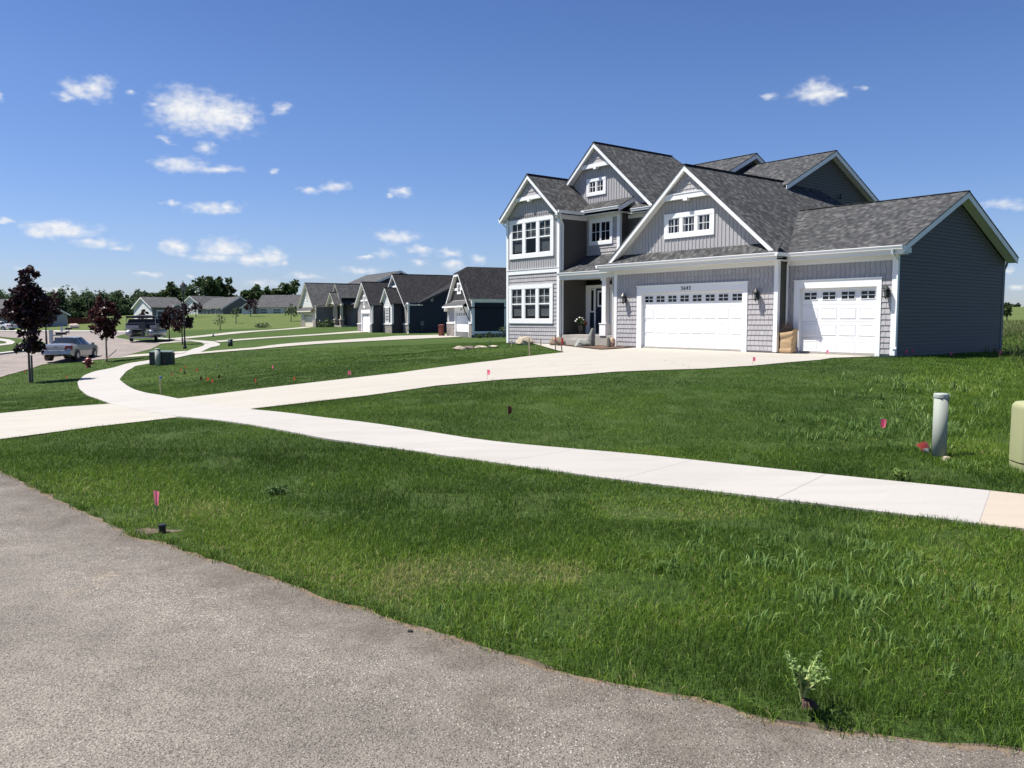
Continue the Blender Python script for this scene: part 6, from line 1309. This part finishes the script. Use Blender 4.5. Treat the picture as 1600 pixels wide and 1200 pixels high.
def weed(loc, label, stems, seed, mat, leaf, spread, hgt, root=False, n=26):
    t = empty('weed', loc, 0, label, 'weed'); g = random.Random(seed); m = MB(); P = []
    for s in range(stems):
        a = g.uniform(0, 6.28); e = Vector((spread * math.cos(a) * g.uniform(.4, 1), spread * math.sin(a) * g.uniform(.4, 1), hgt * g.uniform(.6, 1)))
        pts = [Vector((0, 0, 0)), e * .35 + Vector((0, 0, hgt * .15)), e * .7 + Vector((0, 0, hgt * .12)), e]; m.tube(pts, [.005, .004, .003, .0015], 5)
        for k in range(n):
            u = g.uniform(.2, 1); i = min(2, int(u * 3)); f = u * 3 - i; P.append(pts[i] * (1 - f) + pts[i + 1] * f)
    m.build('stem', PALEL2, t)
    gg = np.random.default_rng(seed); p_ = np.array([tuple(q) for q in P]); nn = len(p_); d = gg.normal(size=(nn, 3)); d[:, 2] *= .5; d /= np.linalg.norm(d, axis=1)[:, None]; b = np.cross(d, gg.normal(size=(nn, 3))); b /= np.linalg.norm(b, axis=1)[:, None]; s = leaf * gg.uniform(.5, 1.2, nn)[:, None]
    V = np.stack([p_, p_ + d * s * .5 + b * s * .28, p_ + d * s, p_ + d * s * .5 - b * s * .28], 1).reshape(-1, 3); raw_mesh('leaf', V, np.arange(4 * nn).reshape(nn, 4), mat, t, np.repeat(gg.uniform(0, 1, nn), 4))
    if root:
        m = MB()
        for k in range(60):
            a = g.uniform(-1.2, .4); L = g.uniform(.035, .085); m.tube([(0, 0, .02), (L * .5 * math.cos(a - .8), -abs(L * .5 * math.sin(a)) - .02, .02), (L * math.cos(a - .9) * .7, -L * .9, .004)], [.004, .003, .0012], 4)
        m.build('root', M('root_brown', (.07, .04, .028), .9, var=.3), t)
    return t
PALEL2 = M('pale_stem', (.34, .40, .14), .6)
weed((PT['weed1'][0], PT['weed1'][1], .05), 'uprooted leafy weed with brown roots lying at the asphalt edge', 13, 101, leaf_mat('weed_leaf', (.12, .21, .05), (.24, .34, .11)), .020, .15, .21, True, 70)
weed(PT['weed2'], 'dark spiky weed alone in the turf above the pink flag', 12, 102, leaf_mat('weed_dark', (.040, .085, .018), (.08, .15, .035)), .05, .12, .06, False, 14)
weed(PT['weed3'], 'bright lime green weed at the sidewalk near the grey pedestal', 16, 103, leaf_mat('weed_lime', (.08, .14, .02), (.16, .24, .04)), .03, .11, .11, False, 24)
m = MB(); q = ROAD[9]; o = rock((-.52, 4.12, .012), .014, .009, .008, (.03, .028, .026), 'small black pebble on the coarse asphalt', 89, 0, 'pebble')

# ------------------------------------------------------------------ grass
def vnoise(x, y, s, seed):
    g = np.random.default_rng(seed); T = g.uniform(0, 1, (256, 256)); u = x / s + 37.3; v = y / s + 91.7
    i = np.floor(u).astype(int); j = np.floor(v).astype(int); f = u - i; h = v - j; f = f * f * (3 - 2 * f); h = h * h * (3 - 2 * h)
    a = T[i % 256, j % 256]; b = T[(i + 1) % 256, j % 256]; c = T[i % 256, (j + 1) % 256]; d = T[(i + 1) % 256, (j + 1) % 256]
    return (a * (1 - f) + b * f) * (1 - h) + (c * (1 - f) + d * f) * h
def pathpoly(S, i=0, j=None): return list(S[0][i:j]) + list(S[1][i:j])[::-1]
def resamp_poly(S): a = smooth_line(S[0], 80, 1); b = smooth_line(S[1], 80, 1); return np.r_[a, b[::-1]]
HARD = [np.array(near_edge + ROADPOLY[len(road_edge):]), resamp_poly((sw_u[i0:], sw_l[i0:])), resamp_poly((sw_u[:i0 + 1], sw_l[:i0 + 1])), resamp_poly(SW2), np.array(DRIVE), np.array(AP_up + AP_lo[::-1]), np.array(WALKPOLY), np.array(MULCHPOLY), np.array(GDP), np.array(HDP), np.array(IDP), np.array(ST_main), np.array(pathpoly(AP2)), np.array(pathpoly(AP3)),
        np.array([HW(0, 0), HW(-3.9, -.5), HW(-11.7, -.5), HW(-11.7, .5), HW(-15.5, .5), HW(-15.5, -.26), HW(-19.4, -.26), HW(-19.4, 12), HW(0, 12)]), np.array([HWg(.1, 0), HWg(-8, 0), HWg(-8, 12), HWg(.1, 12)])]
def scatter(y0, y1, dens, side=.70, m=1.6):
    W = side * y1 + m; n = int(dens * 2 * W * (y1 - y0)); x = rng.uniform(-W, W, n); y = rng.uniform(y0, y1, n); k = np.abs(x) < side * y + m; x, y = x[k], y[k]
    bad = np.zeros(len(x), bool)
    for P in HARD:
        lo, hi = P.min(0), P.max(0); c = (x > lo[0]) & (x < hi[0]) & (y > lo[1]) & (y < hi[1])
        if c.any(): t = np.zeros(len(x), bool); t[c] = inside(P, x[c], y[c]); bad |= t
    return x[~bad], y[~bad]
def blades(x, y, h, w, tint, lean, two=True, droop=0.):
    n = len(x); z = hz(x, y) - .004; a = rng.uniform(0, 2 * np.pi, n); la = rng.uniform(0, 2 * np.pi, n)
    B = np.stack([x, y, z], -1); s = np.stack([np.cos(a), np.sin(a), 0 * a], -1) * (w / 2)[:, None]; L = np.stack([np.cos(la), np.sin(la), 0 * a], -1) * (lean * h)[:, None]
    up = np.zeros((n, 3)); up[:, 2] = 1
    T = B + L + up * (h * (1 - .25 * lean ** 2 - droop))[:, None]
    if two:
        Mi = B + L * .32 + up * (h * .62)[:, None]
        V = np.stack([B - s, B + s, Mi + s * .8, Mi - s * .8, T], 1).reshape(-1, 3); o = np.arange(n)[:, None] * 5
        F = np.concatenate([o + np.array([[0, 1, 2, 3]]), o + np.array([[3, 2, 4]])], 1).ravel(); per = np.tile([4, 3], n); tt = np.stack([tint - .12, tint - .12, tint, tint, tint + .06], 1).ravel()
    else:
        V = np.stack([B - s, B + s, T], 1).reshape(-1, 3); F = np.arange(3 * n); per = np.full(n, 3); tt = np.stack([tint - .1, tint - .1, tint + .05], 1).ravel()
    return V, F, per, np.clip(tt, 0, 1)
def join(parts):
    o = 0; V = []; F = []; P = []; T = []
    for v, f, p, t in parts: V.append(v); F.append(f + o); P.append(p); T.append(t); o += len(v)
    return np.concatenate(V), np.concatenate(F), np.concatenate(P), np.concatenate(T)
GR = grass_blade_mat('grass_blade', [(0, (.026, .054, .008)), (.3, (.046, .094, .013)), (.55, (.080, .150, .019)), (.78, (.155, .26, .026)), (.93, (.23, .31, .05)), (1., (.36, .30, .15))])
def tone(x, y):
    p = .50 * vnoise(x, y, 2.2, 1) + .3 * vnoise(x, y, .6, 2) + .2 * vnoise(x, y, 7., 3)
    return .41 + (p - .5) * .85 + .30 * np.clip(1.5 - np.abs(y - .35 - np.interp(x, ROADX, ROADY)) / 1.0, 0, 1) * np.clip(1.2 - np.abs(x + 1.9) / 2.6, .25, 1)
_ra = np.array(sorted(road_edge + ROADW[1:])); ROADX, ROADY = _ra[:, 0], _ra[:, 1]
def rough_zone(x, y):
    # unmown corner right of the pedestals
    return np.clip((x - (.42 * y + .7)) / .8, 0, 1) * np.clip((y - 7.5) / 1.5, 0, 1)
parts = []
for (y0, y1, dens, hh, ww, two) in ((1.2, 4.2, 9500, .058, .0032, True), (4.2, 6.5, 8500, .056, .0036, True), (6.5, 10, 5200, .050, .0046, True), (10, 17, 2300, .045, .0068, False), (17, 30, 800, .040, .012, False), (30, 52, 160, .045, .025, False)):
    x, y = scatter(y0, y1, dens)
    bare = vnoise(x, y, .35, 11) * .6 + vnoise(x, y, 1.1, 12) * .4; k = rng.uniform(0, 1, len(x)) < np.clip((bare - .18) * 4, .25, 1); x, y, bare = x[k], y[k], bare[k]
    r = rough_zone(x, y); h = hh * rng.uniform(.55, 1.25, len(x)) * (1 + .5 * (vnoise(x, y, .5, 5) - .4)) * (1 + .7 * r); w = ww * rng.uniform(.6, 1.3, len(x)) * (1 + .4 * r)
    t = tone(x, y) + rng.normal(0, .15, len(x)) + .16 * r + np.where(rng.uniform(0, 1, len(x)) < .025, .5, 0)
    dead = np.clip((vnoise(x, y, .55, 21) * .5 + vnoise(x, y, 1.6, 22) * .5 - .66) * 6, 0, 1) * np.clip((9 - y) / 3, .15, 1); t = t + dead * rng.uniform(0, .8, len(x)); h = h * (1 - .45 * dead)
    if y0 < 10:
        dk = inside(DIRTPOLY, x, y) & (rng.uniform(0, 1, len(x)) < .86); x, y, h, w, t = x[~dk], y[~dk], h[~dk], w[~dk], t[~dk]
        de = np.full(len(x), 9.)
        for a, b in zip(re_[:-1], re_[1:]):
            de = np.minimum(de, np.hypot(x - (a[0] + b[0]) / 2, y - (a[1] + b[1]) / 2))
        ed = np.clip((de - .02) / .22, 0, 1); k = rng.uniform(0, 1, len(x)) < .2 + .8 * ed; h = h * (.55 + .45 * ed); t = t + (1 - ed) * rng.uniform(-.15, .3, len(x))
        x, y, h, w, t = x[k], y[k], h[k], w[k], t[k]
    parts.append(blades(x, y, h, w, np.clip(t, 0, 1), np.abs(rng.normal(.62, .42, len(x))), two))
# ragged fringe hanging over the asphalt
q = resample(road_edge, 4000); i = rng.integers(0, 4000, 9000); off = rng.normal(.035, .04, 9000); cl = vnoise(q[i, 0], q[i, 1], .13, 31) > .42
nq = np.gradient(q, axis=0); nq = np.stack([-nq[:, 1], nq[:, 0]], -1); nq /= np.hypot(*nq.T)[:, None]
nq *= np.sign(nq[2000] @ np.array([.5, 1.])); x = q[i, 0] + nq[i, 0] * off; y = q[i, 1] + nq[i, 1] * off; x, y = x[cl], y[cl]; n = len(x)
parts.append(blades(x, y, rng.uniform(.025, .08, n), rng.uniform(.002, .005, n), np.clip(rng.normal(.5, .25, n), 0, 1), np.abs(rng.normal(.8, .4, n)), True))
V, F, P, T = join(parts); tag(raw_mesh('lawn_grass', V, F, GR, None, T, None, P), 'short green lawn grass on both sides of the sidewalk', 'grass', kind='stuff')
# coarse tall grass patches
GT = grass_blade_mat('coarse_grass', [(0, (.05, .105, .022)), (.4, (.105, .19, .042)), (.7, (.18, .27, .075)), (1., (.28, .36, .12))])
parts = []
def patch(cx, cy, rx, ry, n, h, w, k=14, droop=.16, tint=.45):
    n = int(n * .62); h *= .98; w *= 1.1
    cxs = rng.normal(cx, rx * .5, n // k); cys = rng.normal(cy, ry * .5, n // k); i = rng.integers(0, len(cxs), n)
    x = cxs[i] + rng.normal(0, .03, n); y = cys[i] + rng.normal(0, .03, n)
    ok = ~np.any([inside(P_, x, y) for P_ in HARD[:5]], axis=0); x, y = x[ok], y[ok]; m_ = len(x)
    parts.append(blades(x, y, h * rng.uniform(.5, 1.2, m_), w * rng.uniform(.6, 1.3, m_), np.clip(rng.normal(tint, .2, m_), 0, 1), np.abs(rng.normal(.55, .35, m_)), True, droop))
patch(1.75, 5.6, 1.1, .55, 900, .13, .0075); patch(2.1, 4.6, .9, .6, 1100, .135, .0075); patch(1.4, 5.2, .5, .4, 260, .14, .0085, 8); patch(2.6, 5.5, .5, .5, 420, .12, .007); patch(1.9, 3.9, .7, .35, 500, .11, .0065)
patch(-.4, 4.5, .6, .25, 240, .085, .0055); patch(-3.3, 6.9, .5, .5, 240, .08, .006, tint=.6); patch(.2, 4.05, .4, .15, 160, .10, .0055)
patch(4.05, 10.9, .7, .5, 800, .14, .010); patch(5.0, 11.3, .5, .8, 900, .18, .011); patch(4.75, 9.75, .45, .35, 520, .15, .009); patch(5.9, 11.5, .6, .9, 700, .18, .011, tint=.6); patch(4.9, 8.6, .5, .3, 420, .11, .008, tint=.55); patch(5.3, 7.9, .4, .3, 320, .10, .0075, tint=.55)
patch(6.9, 14., 1.0, 1.4, 700, .2, .013, tint=.65); patch(8.2, 17, 1.4, 2., 800, .22, .016, tint=.65); patch(4.6, 12.6, .7, .5, 500, .15, .011)
V, F, P, T = join(parts); tag(raw_mesh('tall_grass', V, F, GT, None, T, None, P), 'coarse taller blue green grass tufts scattered through the lawn', 'grass', kind='stuff')
# straggling stalks seen along the right hand field edge
GS_ = grass_blade_mat('field_grass', [(0, (.06, .09, .03)), (.5, (.11, .14, .05)), (1., (.20, .19, .08))])
x, y = scatter(17, 95, 18, .75); k = (x > .45 * y + 3.5) | (y > 200); x, y = x[k], y[k]; n = len(x)
V, F, P, T = blades(x, y, rng.uniform(.15, .38, n), rng.uniform(.02, .045, n), rng.uniform(0, 1, n), np.abs(rng.normal(.4, .3, n)), False); tag(raw_mesh('field_grass', V, F, GS_, None, T, None, P), 'uncut yellowish field grass behind the right side of the grey house', 'grass', kind='stuff')
